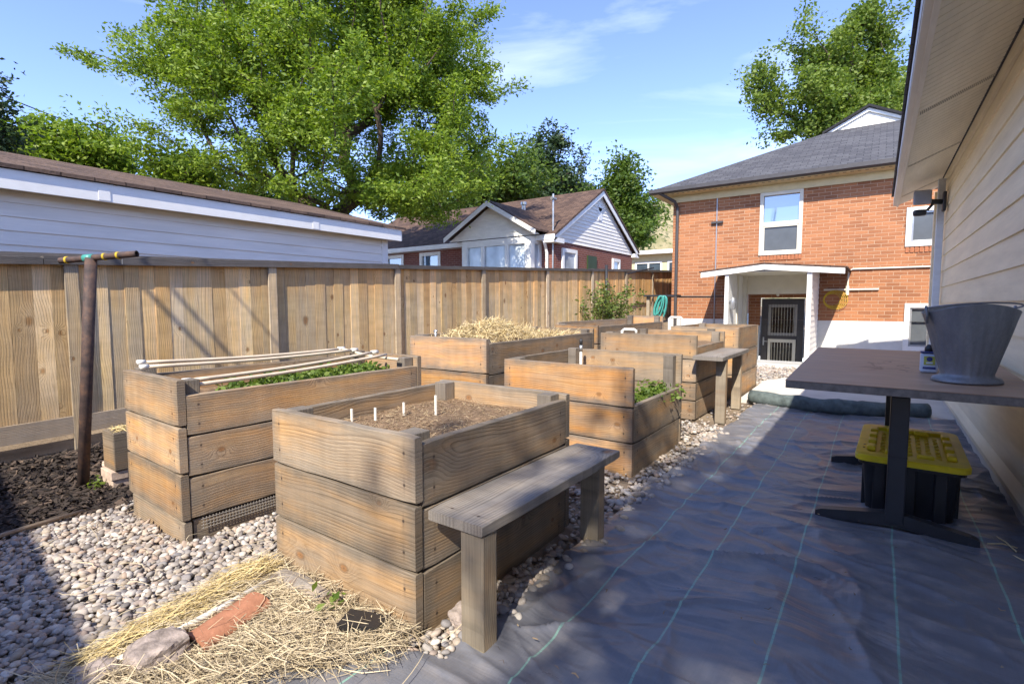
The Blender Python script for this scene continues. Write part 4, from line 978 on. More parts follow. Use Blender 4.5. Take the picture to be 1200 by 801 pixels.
# frieze, soffit, gutter, roof
mb = MB(); mb.box(XL-.06,XR,YH-.05,YH-.002,3.86,4.03); part('frieze_board', mb, M['trim_yel'], t)
mb = MB(); mb.box(XL-.40,XR+.4,12.98,YH-.052,4.03,4.05); mb.box(XL-.40,XL-.002,YH-.05,YH+10,4.03,4.05); part('soffit', mb, M['trim_yel'], t)
mb = MB()
for i in range(60): mb.box(XL-.2+i*.13, XL-.14+i*.13, 13.02, 13.05, 4.026, 4.0295)
part('soffit_vents', mb, M['dkgutter'], t)
mb = MB(); mb.prism([(12.86,4.16),(12.86,4.075),(12.90,4.045),(12.975,4.045),(12.975,4.16)], 0, XL-.46, XR+.45); mb.prism([(XL-.47,4.16),(XL-.47,4.06),(XL-.405,4.05),(XL-.405,4.16)], 1, 12.98, YH+10); part('gutter', mb, M['dkgutter'], t)
A_ = (-4.85,12.93,4.15); B_ = (4.05,12.93,4.15); G0 = (-1.23,16.6,5.93); G1 = (.43,16.6,5.93); AP = (-.4,16.62,6.36); BK = (-.4,24,6.36)
mb = MB(); mb.add([A_,B_,G1,G0],[(0,1,2,3)]); mb.add([(p[0],p[1],p[2]-.05) for p in (A_,B_,G1,G0)],[(3,2,1,0)]); part('front_roof', mb, M['sh_gray'], t)
mb = MB(); Lb = (-4.85,24,4.15); Rb = (4.05,24,4.15)
mb.add([A_,G0,AP,BK,Lb],[(0,1,2,3,4)]); mb.add([B_,G1,AP,BK,Rb],[(4,3,2,1,0)]); part('side_roof', mb, M['sh_grayy'], t)
for s_ in (-1,1):
    mb = MB(); e = (-.4+s_*1.02,16.45,5.88); mb.add([(-.4,16.42,6.42),(e[0],16.42,5.90),(e[0],17.6,5.90),(-.4,17.6,6.42),(-.4,16.42,6.36),(e[0],16.42,5.84),(e[0],17.6,5.84),(-.4,17.6,6.36)], [(0,1,2,3),(4,7,6,5),(0,4,5,1),(1,5,6,2),(3,2,6,7),(0,3,7,4)]); part('dormer_roof', mb, M['sh_gray'], t)
mb = MB(); lap_x(mb, 16.57, -1.15, .35, 5.9, 6.32, .085, .012, lambda z: (-.4-(6.34-z)*1.85, -.4+(6.34-z)*1.85)); part('dormer_siding', mb, M['sid_white'], t)
for s_ in (-1,1):
    mb = MB(); mb.add([(-.4,16.50,6.34),(-.4+s_*.95,16.50,5.87),(-.4+s_*.80,16.50,5.87),(-.4,16.50,6.26),(-.4,16.54,6.34),(-.4+s_*.95,16.54,5.87),(-.4+s_*.80,16.54,5.87),(-.4,16.54,6.26)], [(0,1,2,3),(7,6,5,4),(0,4,5,1),(1,5,6,2),(2,6,7,3),(3,7,4,0)]); part('dormer_trim', mb, M['white'], t)
# windows
def window(x0, x1, z0, z1, w, Y, mid, g2, par, mf):
    f = part('window', frame_y(x0, x1, z0, z1, w, Y-.035, Y+.06), mf, par)
    if mid is not None:
        mb = MB(); mb.box(x0+w,x1-w,Y-.005,Y+.05,mid-.045,mid+.045,.004); part('meeting_rail', mb, mf, f)
        mb = MB(); mb.quad((x0+w,Y+.045,mid+.045),(x1-w,Y+.045,mid+.045),(x1-w,Y+.045,z1-w),(x0+w,Y+.045,z1-w)); part('upper_pane', mb, M['glass_sky'] if 'glass_sky' in M else M['glass'], f)
        mb = MB(); mb.quad((x0+w,Y+.04,z0+w),(x1-w,Y+.04,z0+w),(x1-w,Y+.04,mid-.045),(x0+w,Y+.04,mid-.045)); part('lower_pane', mb, g2, f)
        part('sash', frame_y(x0+w, x1-w, z0+w, mid-.045, .03, Y+.005, Y+.038), mf, f)
    else:
        mb = MB(); mb.quad((x0+w,Y+.045,z0+w),(x1-w,Y+.045,z0+w),(x1-w,Y+.045,z1-w),(x0+w,Y+.045,z1-w)); part('pane', mb, g2, f)
        part('sash', frame_y(x0+w, x1-w, z0+w, z1-w, .035, Y+.005, Y+.04), M['silver'], f)
    return f
k = NB('sky_reflecting_glass', .03, 1.0); k.color((.10,.16,.24)); k.b.inputs['Metallic'].default_value = .0; k.b.inputs['IOR'].default_value = 2.2; M['glass_sky'] = k.m
window(-2.36,-1.47,2.41,3.86,.075,YH,3.13,M['screen'],t,M['offwhite'])
window(.40,1.26,2.44,3.23,.09,YH,None,M['screen'],t,M['white'])
window(.45,1.26,.30,1.28,.09,YH,None,M['screen'],t,M['white'])
mb = MB()
for i in range(12): mb.box(-2.33+i*.073, -2.33+i*.073+.062, YH-.02, YH+.02, 2.29, 2.405, .003)
part('soldier_sill', mb, M['brick_soldier'], t); mb = MB()
for i in range(11): mb.box(.41+i*.077, .41+i*.077+.062, YH-.02, YH+.02, 2.32, 2.43, .003)
part('soldier_sill', mb, M['brick_soldier'], t)
# downpipe, conduit, cable
mb = MB(); mb.tube([(XL-.2,12.93,4.06),(XL+.1,13.2,3.86),(XL+.13,13.33,3.72),(XL+.13,13.33,.2)], .042, 8); part('downpipe', mb, M['dkgutter'], t)
mb = MB(); mb.tube([(-3.33,13.38,.3),(-3.33,13.38,4.03)], .015, 7); part('conduit', mb, M['silver'], t)
mb = MB(); mb.box(-3.45,-3.18,13.33,13.392,3.25,3.30); part('bracket', mb, M['dkgutter'], t)
mb = MB(); mb.tube([(XL,13.385,1.47),(-2.75,13.385,1.45)], .015, 6); part('cable', mb, M['dkgutter'], t)
mb = MB(); mb.tube([(3.4,13.37,2.02),(-.48,13.37,2.02),(-.55,13.37,1.98),(-.56,13.37,1.5)], .018, 7); mb.tube([(-1.0,13.37,1.58),(.0,13.37,1.58)], .022, 7); mb.tube([(-.56,13.37,1.66),(-.56,13.37,1.46)], .035, 8); part('gas_pipe', mb, M['offwhite'], t)
mb = MB()
for i in range(5):
    r0 = .15+.02*i; mb.tube([(-.83+.015*i+r0*math.cos(a), 13.36-.006*i, 1.36+r0*.9*math.sin(a)) for a in [2*math.pi*j/20 for j in range(21)]], .006, 5)
tag(part('cord_coil', mb, M['rope']), 'coil of yellow cord hanging on the brick wall right of the porch', 'cord')
# porch
P0 = 11.75
def porch_roof():
    m = MB(); l, a, r = (-3.26,1.955), (-1.95,2.09), (-.50,1.955); th = .10
    for (p, q) in ((l,a),(a,r)):
        m.add([(p[0],P0-.06,p[1]+.0),(q[0],P0-.06,q[1]),(q[0],YH-.012,q[1]),(p[0],YH-.012,p[1]),(p[0],P0-.06,p[1]+.03),(q[0],P0-.06,q[1]+.03),(q[0],YH-.012,q[1]+.03),(p[0],YH-.012,p[1]+.03)], [(0,3,2,1),(4,5,6,7),(0,1,5,4),(1,2,6,5),(2,3,7,6),(3,0,4,7)])
    return m
part('porch_roof', porch_roof(), M['sh_brownx'], t)
mb = MB()
for (p, q) in (((-3.22,1.955),(-1.95,2.087)),((-1.95,2.087),(-.54,1.955))):
    mb.add([(p[0],P0-.05,p[1]-.11),(q[0],P0-.05,q[1]-.11),(q[0],P0-.05,q[1]-.003),(p[0],P0-.05,p[1]-.003),(p[0],P0-.01,p[1]-.11),(q[0],P0-.01,q[1]-.11),(q[0],P0-.01,q[1]-.003),(p[0],P0-.01,p[1]-.003)], [(0,1,2,3),(7,6,5,4),(0,4,5,1),(1,5,6,2),(2,6,7,3),(3,7,4,0)])
part('porch_fascia', mb, M['white'], t)
mb = MB(); mb.box(-2.72,-2.645,P0,P0+.09,-.05,1.95); part('porch_post', mb, M['white'], t)
mb = MB(); mb.box(-2.71,-2.65,P0+.092,YH-.014,-.05,1.93); part('porch_side', mb, M['white'], t)
mb = MB(); mb.box(-2.648,-2.63,12.6,12.7,.6,1.93); mb.box(-2.648,-2.56,13.2,13.38,.0,1.93); part('porch_pilaster', mb, M['offwhite'], t)
mb = MB(); mb.box(-1.17,-1.085,P0,P0+.09,-.05,1.98); part('porch_post', mb, M['white'], t)
mb = MB(); lap_y(mb, -1.10, P0+.092, YH-.014, .0, 1.97, .115, .014, 1); mb.box(-1.16,-1.101,P0+.092,YH-.014,-.05,1.97); part('porch_side', mb, M['sid_white'], t)
mb = MB(); mb.box(-2.62,-1.165,13.3,13.398,1.50,2.05); part('porch_header', mb, M['offwhite'], t)
mb = MB(); mb.box(-2.648,-1.162,P0+.0,13.38,1.935,1.95); part('porch_ceiling', mb, M['offwhite'], t)
mb = MB(); mb.tube([(-1.9,13.24,1.50),(-1.9,13.29,1.47)], .03, 8); part('bell', mb, M['offwhite'], t)
mb = MB(); mb.tube([(-2.58,11.9,1.42),(-2.58,11.9,1.36),(-2.58,11.9,1.18),(-2.58,11.9,1.14)], [.03,.055,.06,.03], 10); mb.box(-2.648,-2.60,11.87,11.93,1.30,1.38); part('porch_lamp', mb, M['silver'], t, smooth=True)

# ---- beige siding house on the right
XW = .72
t = thing('siding_house', 'beige lap sided house with a vented soffit rising on the right', 'house', (2.5,6,0))
mb = MB(); lap_y(mb, XW+.012, -1.2, 10.3, .22, 2.98, .222, .018, -1, 1.276); part('lap_siding', mb, M['sid_beige'], t)
mb = MB(); mb.box(XW+.013, 6, -1.2, 10.4, .2, 3.05); part('wall_core', mb, M['sid_beige'], t)
mb = MB(); mb.box(XW-.016, XW+.010, -1.2, 10.4, 2.985, 3.112); part('frieze_board', mb, M['sid_trim'], t)
mb = MB(); mb.prism([(XW-.01,-.1),(XW-.01,.115),(XW+.035,.175),(XW+.05,-.1)], 1, -1.25, 10.5); part('foundation', mb, M['concrete'], t)
mb = MB(); mb.prism([(XW-.036,.118),(XW-.036,.15),(XW-.0,.215),(XW+.012,.215),(XW+.012,.118)], 1, -1.25, 10.5); part('drip_ledge', mb, M['sid_trim'], t)
XE = .205; YE = 10.6
def zs(x): return 3.1 - .45*(XW - .017 - x)
mb = MB(); y = -1.2
while y < YE:
    b = min(y+.104, YE); ze_, zw_ = zs(XE), zs(XW-.017); x1_ = XW-.012
    mb.add([(XE,y,ze_),(x1_,y,zw_),(x1_,b-.012,zw_),(XE,b-.012,ze_)], [(0,1,2,3)])
    mb.add([(XE,b-.012,ze_),(x1_,b-.012,zw_),(x1_,b-.006,zw_+.009),(XE,b-.006,ze_+.009)], [(0,1,2,3)]); mb.add([(XE,b-.006,ze_+.009),(x1_,b-.006,zw_+.009),(x1_,b,zw_),(XE,b,ze_)], [(0,1,2,3)]); y = b
part('soffit', mb, M['sid_soffit'], t)
mv = simple('vent_shadow_grey', (.30,.27,.22), .7)
for yv in (1.5,3.58,5.66,7.74,9.82):
    mb = MB()
    for j in range(3):
        for i in range(38):
            xv = XE+.02+i*.0125; n0 = len(mb.v); mb.box(xv, xv+.006, yv+.012+j*.028, yv+.032+j*.028, -.004, -.001); mb.v[n0:] = [(p[0], p[1], p[2]+zs(p[0])) for p in mb.v[n0:]]
    part('soffit_vent', mb, mv, t)
zf = zs(XE)
mb = MB(); mb.prism([(XE-.07,zf-.01),(XE-.07,zf+.14),(XE-.0,zf+.14),(XE-.0,zf-.03),(XE-.03,zf-.03),(XE-.03,zf-.01)], 1, -1.2, YE); part('fascia', mb, M['fascia'], t)
mb = MB(); mb.prism([(XE-.075,zf+.02),(XE-.075,zf+.135),(XE-.0705,zf+.135),(XE-.0705,zf+.02)], 1, -1.2, 8.4); part('fascia_cover', mb, M['dspout'], t)
mb = MB(); mb.prism([(XE-.10,zf+.145),(XE-.10,zf+.165),(1.9,zf+.40),(1.9,zf+.36)], 1, -1.35, YE+.06); part('roof', mb, M['sh_grayy'], t)
mb = MB(); mb.prism([(XE,zf),(XW-.02,zs(XW-.017)),(XW-.02,zf+.36),(XE,zf+.14)], 1, YE-.02, YE+.015); part('eave_end', mb, M['sid_trim'], t)
mb = MB(); mb.box(.645, XW-.002, 10.32, 10.42, .22, 2.98, .004); part('corner_board', mb, M['sid_trim'], t)
mb = MB(); mb.box(XW-.105, XW-.022, 9.38, 9.45, .12, 3.0, .008); part('downspout', mb, M['dspout'], t)
mb = MB(); mb.tube([(XW-.09,9.4,.03),(XW-.09,9.4,.32)], .03, 10); mb.tube([(XW-.02,9.4,.33),(XW-.09,9.4,.30)], .028, 10); part('drain_pipe', mb, M['dspout'], t, smooth=True)
# security light
t = thing('security_light', 'motion security light with two heads on the siding wall under the eave', 'security light', (.68,8.6,2.5))
yl = 9.25; zl = 2.66
mb = MB(); mb.box(.66,.70,yl-.07,yl+.07,zl-.13,zl+.13,.012); part('back_plate', mb, M['blk'], t)
mb = MB(); mb.tube([(.66,yl,zl),(.56,yl,zl+.01),(.50,yl,zl+.03)], .035, 10); part('arm', mb, M['blk'], t, smooth=True)
mb = MB(); mb.box(.34,.54,yl-.10,yl+.02,zl-.02,zl+.17,.02); part('lamp_head', mb, simple('grey_lamp_housing', (.30,.32,.38), .4, .5), t)
mb = MB(); mb.tube([(.56,yl,zl-.02),(.50,yl-.02,zl-.10)], .018, 8); part('sensor_arm', mb, M['blk'], t)
rk = rock('sensor_head', (.42,yl-.02,zl-.13), (.085,.06,.05), 1, M['blk'], amp=.02, smooth=True); rk.parent = t; rk.location = Vector(rk.location)-WORLD_LOC[t.name]

# ---- white garage behind the fence
GX = -6.62
t = thing('white_garage', 'long low garage with white siding and brown roof behind the fence', 'garage', (-9.5,1,0))
mb = MB(); lap_y(mb, GX, -14, 5.72, .2, 2.3, .13, .016, 1, .25); part('siding', mb, M['sid_white'], t)
mb = MB(); mb.box(-12.2, GX-.001, -14, 5.70, -.1, 2.34); part('wall_core', mb, M['sid_white'], t)
mb = MB(); mb.box(GX-.0, GX+.022, 5.62, 5.74, .2, 2.3, .003); part('corner_board', mb, M['white'], t)
mb = MB(); mb.box(GX+.002, GX+.17, -14.2, 5.86, 2.31, 2.33); part('soffit', mb, M['trim_yel'], t)
mb = MB(); mb.box(GX+.172, GX+.20, -14.2, 5.88, 2.29, 2.47, .003); part('fascia', mb, M['white'], t)
mb = MB(); mb.prism([(GX+.23,2.475),(GX+.23,2.51),(-9.5,3.27),(-12.6,2.50),(-12.6,2.46),(-9.5,3.22)], 1, -14.3, 5.95); part('roof', mb, M['sh_brown'], t)
mb = MB(); mb.add([(GX,5.71,2.33),(-9.5,5.71,3.2),(-12.2,5.71,2.33)],[(0,1,2)]); part('gable', mb, M['sid_white'], t)
mb = MB(); mb.add([(GX+.19,5.885,2.30),(-9.5,5.885,3.06),(-9.5,5.885,3.2),(GX+.19,5.885,2.46)],[(0,1,2,3)]); mb.add([(GX+.19,5.90,2.30),(-9.5,5.90,3.06),(-9.5,5.90,3.2),(GX+.19,5.90,2.46)],[(3,2,1,0)]); part('rake_board', mb, M['white'], t)
for yq in (1.9,4.3):
    mb = MB(); mb.box(GX+.2005,GX+.206,yq-.05,yq+.05,2.30,2.42,.002); part('fascia_joint', mb, M['white'], t)

# ---- white gabled house
t = thing('gabled_house', 'white gabled cottage with dark brick walls and a bay window beyond the fence', 'house', (-12,17,.5))
gx = -8.5; yf = 14.3; yb = 20.6; ym = (yf+yb)/2; ze = 3.6; za = 5.35; xl = -19
mb = MB(); wall_y(mb, yf, xl, gx, .3, ze, [(-14.6,-13.5,2.0,3.25),(-16.6,-15.5,2.2,3.25)], .12); part('front_wall', mb, M['brick_dk'], t)
mb = MB(); mb.quad((gx,yf,.3),(gx,yb,.3),(gx,yb,3.35),(gx,yf,3.35)); mb.quad((xl,yb,.3),(gx,yb,.3),(gx,yb,ze),(xl,yb,ze)); part('side_wall', mb, M['brick_dky'], t)
for (a, b, c, d) in ((-14.6,-13.5,2.0,3.25),(-16.6,-15.5,2.2,3.25)): window(a, b, c, d, .13, yf, (c+d)/2, M['glass_pale'], t, M['white'])
# gable siding facing +X
mb = MB(); z = 3.3
while z < za-.1:
    b = min(z+.125, za-.1); f0 = (za-z)/(za-3.3); f1 = (za-b)/(za-3.3); hw = (yb-yf)/2+.1
    mb.quad((gx+.03,ym-hw*f0,z),(gx+.03,ym+hw*f0,z),(gx+.012,ym+hw*f1,b),(gx+.012,ym-hw*f1,b)); mb.quad((gx+.03,ym-hw*f0,z),(gx,ym-hw*f0,z),(gx,ym+hw*f0,z),(gx+.03,ym+hw*f0,z)); z = b
part('gable_siding', mb, M['sid_white'], t)
mb = MB(); hw = (yb-yf)/2+.35
for s_ in (-1,1):
    mb.add([(gx+.14,ym,za+.06),(gx+.14,ym+s_*hw,3.36+.06),(gx+.14,ym+s_*hw,3.18+.06),(gx+.14,ym,za-.14),(gx+.17,ym,za+.06),(gx+.17,ym+s_*hw,3.36+.06),(gx+.17,ym+s_*hw,3.18+.06),(gx+.17,ym,za-.14)], [(0,1,2,3),(7,6,5,4),(0,4,5,1),(1,5,6,2),(2,6,7,3),(3,7,4,0)])
part('rake_board', mb, M['white'], t)
mb = MB(); mb.box(gx+.02,gx+.045,ym-.14,ym+.14,4.35,4.8); mb.tube([(gx+.02,ym,4.8),(gx+.045,ym,4.8)], .14, 14); part('gable_vent', mb, M['white'], t)
mb = MB(); mb.prism([(ym-hw,3.40),(ym-hw,3.47),(ym,za+.13),(ym+hw,3.47),(ym+hw,3.40),(ym,za+.06)], 0, xl-.3, gx+.2); part('roof', mb, M['sh_brownx'], t)
mb = MB(); mb.box(xl-.3,gx+.2,ym-hw-.03,ym-hw-.002,3.30,3.46); mb.box(xl-.3,gx+.1,ym-hw,yf-.002,3.30,3.32); part('eave_fascia', mb, M['white'], t)
mb = MB(); mb.box(gx-.25,gx+.17,ym-hw-.01,yf+.3,3.22,3.37); mb.box(gx-.25,gx+.17,yb-.1,ym+hw,3.22,3.37); part('eave_return', mb, M['white'], t)
# bay
bx0, bx1, by = -11.85, -9.0, 13.62
mb = MB(); mb.box(bx0,bx1,by,yf-.003,.3,2.0); part('bay_base', mb, M['white'], t)
f = part('bay_window', frame_y(bx0,bx1,2.0,3.42,.22,by,by+.12), M['white'], t)
mb = MB()
for x in (-10.95,-9.95): mb.box(x-.06,x+.06,by+.004,by+.11,2.22,3.2)
part('mullion', mb, M['white'], f)
mb = MB(); mb.quad((bx0+.2,by+.08,2.2),(bx1-.2,by+.08,2.2),(bx1-.2,by+.08,3.22),(bx0+.2,by+.08,3.22)); part('pane', mb, M['glass_pale'], f)
mb = MB(); mb.box(bx1-.12,bx1-.003,by+.122,by+.25,2,3.42); mb.box(bx1-.12,bx1-.003,yf-.15,yf-.004,2,3.42); mb.box(bx1-.12,bx1-.003,by+.25,yf-.15,2,2.15); mb.box(bx1-.12,bx1-.003,by+.25,yf-.15,3.2,3.42); f = part('bay_side_window', mb, M['white'], t)
mb = MB(); mb.quad((bx1-.05,by+.25,2.15),(bx1-.05,yf-.15,2.15),(bx1-.05,yf-.15,3.2),(bx1-.05,by+.25,3.2)); part('pane', mb, M['glass_pale'], f)
bm_ = (bx0+bx1)/2-.1; bhw = 1.78; bz = 4.52; bez = 3.50
mb = MB(); lap_x(mb, by-.02, bx0, bx1, 3.44, bz-.08, .14, .014, lambda z: (bm_-(bz-z)/(bz-bez)*bhw, bm_+(bz-z)/(bz-bez)*bhw)); part('bay_gable', mb, M['sid_white'], t)
for s_ in (-1,1):
    mb = MB(); e = bm_+s_*(bhw+.12)
    y0, y1 = by-.28, 16.2
    mb.add([(bm_,y0,bz+.14),(e,y0,bez+.09),(e,y1,bez+.09),(bm_,y1,bz+.14),(bm_,y0,bz+.08),(e,y0,bez+.03),(e,y1,bez+.03),(bm_,y1,bz+.08)], [(0,1,2,3),(4,7,6,5),(0,4,5,1),(1,5,6,2),(3,2,6,7),(0,3,7,4)]); part('bay_roof', mb, M['sh_brownx'], t)
    mb = MB(); mb.add([(bm_,y0-.03,bz+.10),(e,y0-.03,bez+.05),(e,y0-.03,bez-.10),(bm_,y0-.03,bz-.06),(bm_,y0-.003,bz+.10),(e,y0-.003,bez+.05),(e,y0-.003,bez-.10),(bm_,y0-.003,bz-.06)], [(0,1,2,3),(7,6,5,4),(0,4,5,1),(1,5,6,2),(2,6,7,3),(3,7,4,0)]); part('bay_rake', mb, M['white'], t)
# side windows, downpipe, mast
for (ya, yb2, z0, z1) in ((14.7,15.7,2.0,3.1),(18.6,19.3,2.0,3.05)):
    mb = MB(); mb.box(gx+.002,gx+.06,ya,ya+.12,z0,z1); mb.box(gx+.002,gx+.06,yb2-.12,yb2,z0,z1); mb.box(gx+.002,gx+.06,ya+.12,yb2-.12,z0,z0+.12); mb.box(gx+.002,gx+.06,ya+.12,yb2-.12,z1-.12,z1); f = part('side_window', mb, M['white'], t)
    mb = MB(); mb.quad((gx+.02,ya+.12,z0+.12),(gx+.02,yb2-.12,z0+.12),(gx+.02,yb2-.12,z1-.12),(gx+.02,ya+.12,z1-.12)); part('pane', mb, M['glass_pale'], f)
mb = MB(); mb.box(gx+.002,gx+.05,16.5,17.2,1.5,3.0); part('side_door', mb, M['leaf_dark'], t)
mb = MB(); mb.tube([(gx-.2,13.95,3.25),(gx-.25,14.15,3.05),(gx-.25,14.2,2.9),(gx-.25,14.2,.5)], .05, 8); part('downpipe', mb, M['white'], t)
mb = MB(); mb.tube([(gx-.02,14.2,.5),(gx-.02,14.2,4.75)], .03, 8); mb.tube([(gx-.02,14.1,4.6),(gx-.02,14.35,4.6)], .05, 8); part('service_mast', mb, M['silver'], t)
mb = MB(); mb.tube([(-10.6,15.6,4.3),(-10.6,15.6,4.85)], .07, 8); mb.tube([(-10.6,15.6,4.85),(-10.6,15.6,4.95)], .11, 8); part('roof_vent', mb, M['silver'], t)

# ---- beige far house
t = thing('far_house', 'small beige flat roofed house far behind the fence', 'house', (-11,29,1))
fx0, fx1, fy = -12.9, -5.5, 28.6
mb = MB(); wall_y(mb, fy, fx0, fx1, .5, 4.1, [(-11.6,-10.0,2.7,3.7),(-9.7,-8.3,2.7,3.7)], .1); mb.quad((fx0,fy,.5),(fx0,fy+5,.5),(fx0,fy+5,4.1),(fx0,fy,4.1)); mb.quad((fx1,fy,.5),(fx1,fy+5,.5),(fx1,fy+5,4.1),(fx1,fy,4.1)); part('wall', mb, M['trim_yel'], t)
mb = MB(); mb.box(fx0-.4,fx1+.4,fy-.5,fy+5.4,4.1,4.3); part('roof', mb, M['white'], t)
for (a, b) in ((-11.6,-10.0),(-9.7,-8.3)):
    f = part('window', frame_y(a,b,2.7,3.7,.1,fy-.03,fy+.05), M['white'], t); mb = MB(); mb.quad((a+.1,fy+.03,2.8),(b-.1,fy+.03,2.8),(b-.1,fy+.03,3.6),(a+.1,fy+.03,3.6)); part('pane', mb, M['glass'], f)
    mb = MB(); mb.box((a+b)/2-.04,(a+b)/2+.04,fy-.02,fy+.02,2.8,3.6); part('mullion', mb, M['white'], f)

# ---- the house the photographer stands behind (its eave throws the straight shadow at lower left)
t = thing('rear_house', 'brick house behind the camera whose eave shades the lower left pebbles', 'house', (-5,-5,0))
mb = MB(); mb.box(-13,.2,-9,-2.75,0,2.9); part('wall', mb, M['brick'], t)
EZ = 3.02
mb = MB(); mb.prism([(0,EZ),(0,EZ-.06),(-3.8,EZ+1.7),(-7.2,EZ),(-7.2,EZ+.05),(-3.8,EZ+1.85)], 0, -13.4, .3)
mb.v = [(p[0], p[1] - 2.50 - .09*(p[0]+1.38), p[2]) for p in mb.v]; part('roof', mb, M['sh_gray'], t)

# ------------------------------------------------------------------ cables
Sn = np.array(SUN)
def cable(name, pts_, r, label, grp=None):
    mb = MB(); mb.tube(pts_, r, 6); return tag(part(name, mb, M['blk'], smooth=True), label, 'cable', grp)
def off(p, t_): return tuple(np.array(p) + Sn*t_)
def lin(a, b, n=12, sag=.0): 
    a, b = np.array(a), np.array(b); return [tuple(a+(b-a)*i/n - np.array((0,0,sag*4*(i/n)*(1-i/n)))) for i in range(n+1)]
for i, (a, b) in enumerate((((-5.54,1.60,1.78),(-5.54,2.9,.15)),((-5.54,1.80,1.83),(-5.54,2.98,.27)),((-5.54,2.40,1.75),(-5.54,3.6,.3)))):
    A = np.array(a); Bv = np.array(b); dv = Bv-A
    p0, p1 = off(tuple(A-dv*.5), 5.2), off(tuple(Bv+dv*.3), 5.4)
    cable('overhead_wire', lin(p0, p1), (.022,.018,.011)[i], ['thick overhead service wire casting the lowest shadow line on the fence','overhead service wire casting the second shadow line on the fence','thin overhead wire casting the faint shadow line on the fence'][i], 'service wires')
# ------------------------------------------------------------------ trees
def tree(name, label, base, lobes, nclus, nleaf, lsize, mat, seed, trunk_r=.25, trunk_h=2.0, spread=.42, flat=.45, group='trees', aspect=.5, lean=(0,0), leaf_flat=.35, twig=.012, shellp=.55, gap=-.28, gapf=.42):
    r = np.random.default_rng(seed)
    t = thing(name, label, 'tree', base, 0, group)
    # cluster points inside the crown lobes, biased to the outside
    C = []
    wts = np.array([l[3]*l[4]*l[5] for l in lobes]); wts = wts/wts.sum()
    while len(C) < nclus:
        l = lobes[r.choice(len(lobes), p=wts)]; d = r.normal(size=3); d /= np.linalg.norm(d)
        rad = r.random()**(shellp)*(.86+.22*mnoise.noise(Vector(d*2.3)+Vector((seed,0,0)))*1.6)
        p = np.array(l[:3]) + d*rad*np.array(l[3:6])
        if mnoise.noise(Vector(p*gapf)+Vector((seed*5.3,0,0))) < gap: continue      # gaps
        C.append(p)
    C = np.array(C)
    nodes = [np.array(base, float)]; par = [-1]
    top = np.array(base) + np.array((lean[0], lean[1], trunk_h))
    for i in range(1, 5): nodes.append(np.array(base)+(top-np.array(base))*i/4 + r.normal(0,.04,3)*np.array((1,1,0))); par.append(len(nodes)-2)
    order = np.argsort(np.linalg.norm(C - top, axis=1)); dist0 = [0.0]*len(nodes); tips = []
    for idx in order:
        p = C[idx]; N = np.array(nodes); D = np.linalg.norm(N-p, axis=1)
        cost = D + .35*np.array(dist0) ; cost[:4] += 3
        j = int(np.argmin(cost)); q = nodes[j]; L = np.linalg.norm(p-q); n = max(1, int(L/.55)); last = j; droop = r.normal(0,.07*L,3)
        for s_ in range(1, n+1):
            u = s_/n; pt = q+(p-q)*u + droop*math.sin(math.pi*u) + np.array((0,0,.10*L*math.sin(math.pi*u)))
            nodes.append(pt); par.append(last); dist0.append(dist0[last] + L/n); last = len(nodes)-1
        tips.append(last)
    area = np.zeros(len(nodes)); 
    for i in tips: area[i] += 1
    for i in range(len(nodes)-1, 0, -1): area[par[i]] += area[i]
    kk = trunk_r/max(area[0],1)**.5; rad = np.maximum(kk*np.sqrt(np.maximum(area,.0)), twig*.5)
    V = []; F = []; ns = 6
    for i in range(1, len(nodes)):
        a, b = Vector(nodes[par[i]]), Vector(nodes[i]); d = (b-a)
        if d.length < 1e-4: continue
        d.normalize(); u = d.orthogonal().normalized(); w_ = d.cross(u); o = len(V); ra, rb_ = (rad[par[i]] if par[i] < 5 else min(rad[par[i]], rad[i]*1.35)), rad[i]
        for c, rr in ((a, ra), (b + d*rb_*.3, rb_)):
            for k_ in range(ns): V.append(c + (u*math.cos(2*math.pi*k_/ns)+w_*math.sin(2*math.pi*k_/ns))*rr)
        for k_ in range(ns): F.append((o+k_, o+(k_+1)%ns, o+ns+(k_+1)%ns, o+ns+k_))
    npmesh('trunk', np.array([v[:] for v in V]), np.array(F), M['bark'], t, smooth=True)
    # leaves: elongated sprays along the last piece of each branch
    Pn = np.array([nodes[i] for i in tips]); Pp = np.array([nodes[par[i]] for i in tips]); dirs = Pn-Pp; dirs /= np.maximum(np.linalg.norm(dirs, axis=1, keepdims=True), 1e-5)
    m = len(tips); siz = spread*r.uniform(.6,1.35,(m,1,1))
    g = np.clip(r.normal(size=(m, nleaf, 3)),-1.6,1.6)*siz; g[:,:,2] *= flat
    al = r.uniform(-1.2,1.0,(m,nleaf,1))*siz*1.3
    P = (Pn[:,None,:] + g*.62 + al*dirs[:,None,:]).reshape(-1,3); P[:,2] -= .05
    leaf_cloud('crown', P, lsize, mat, t, flat=leaf_flat, aspect=aspect, seed=seed)
    return t
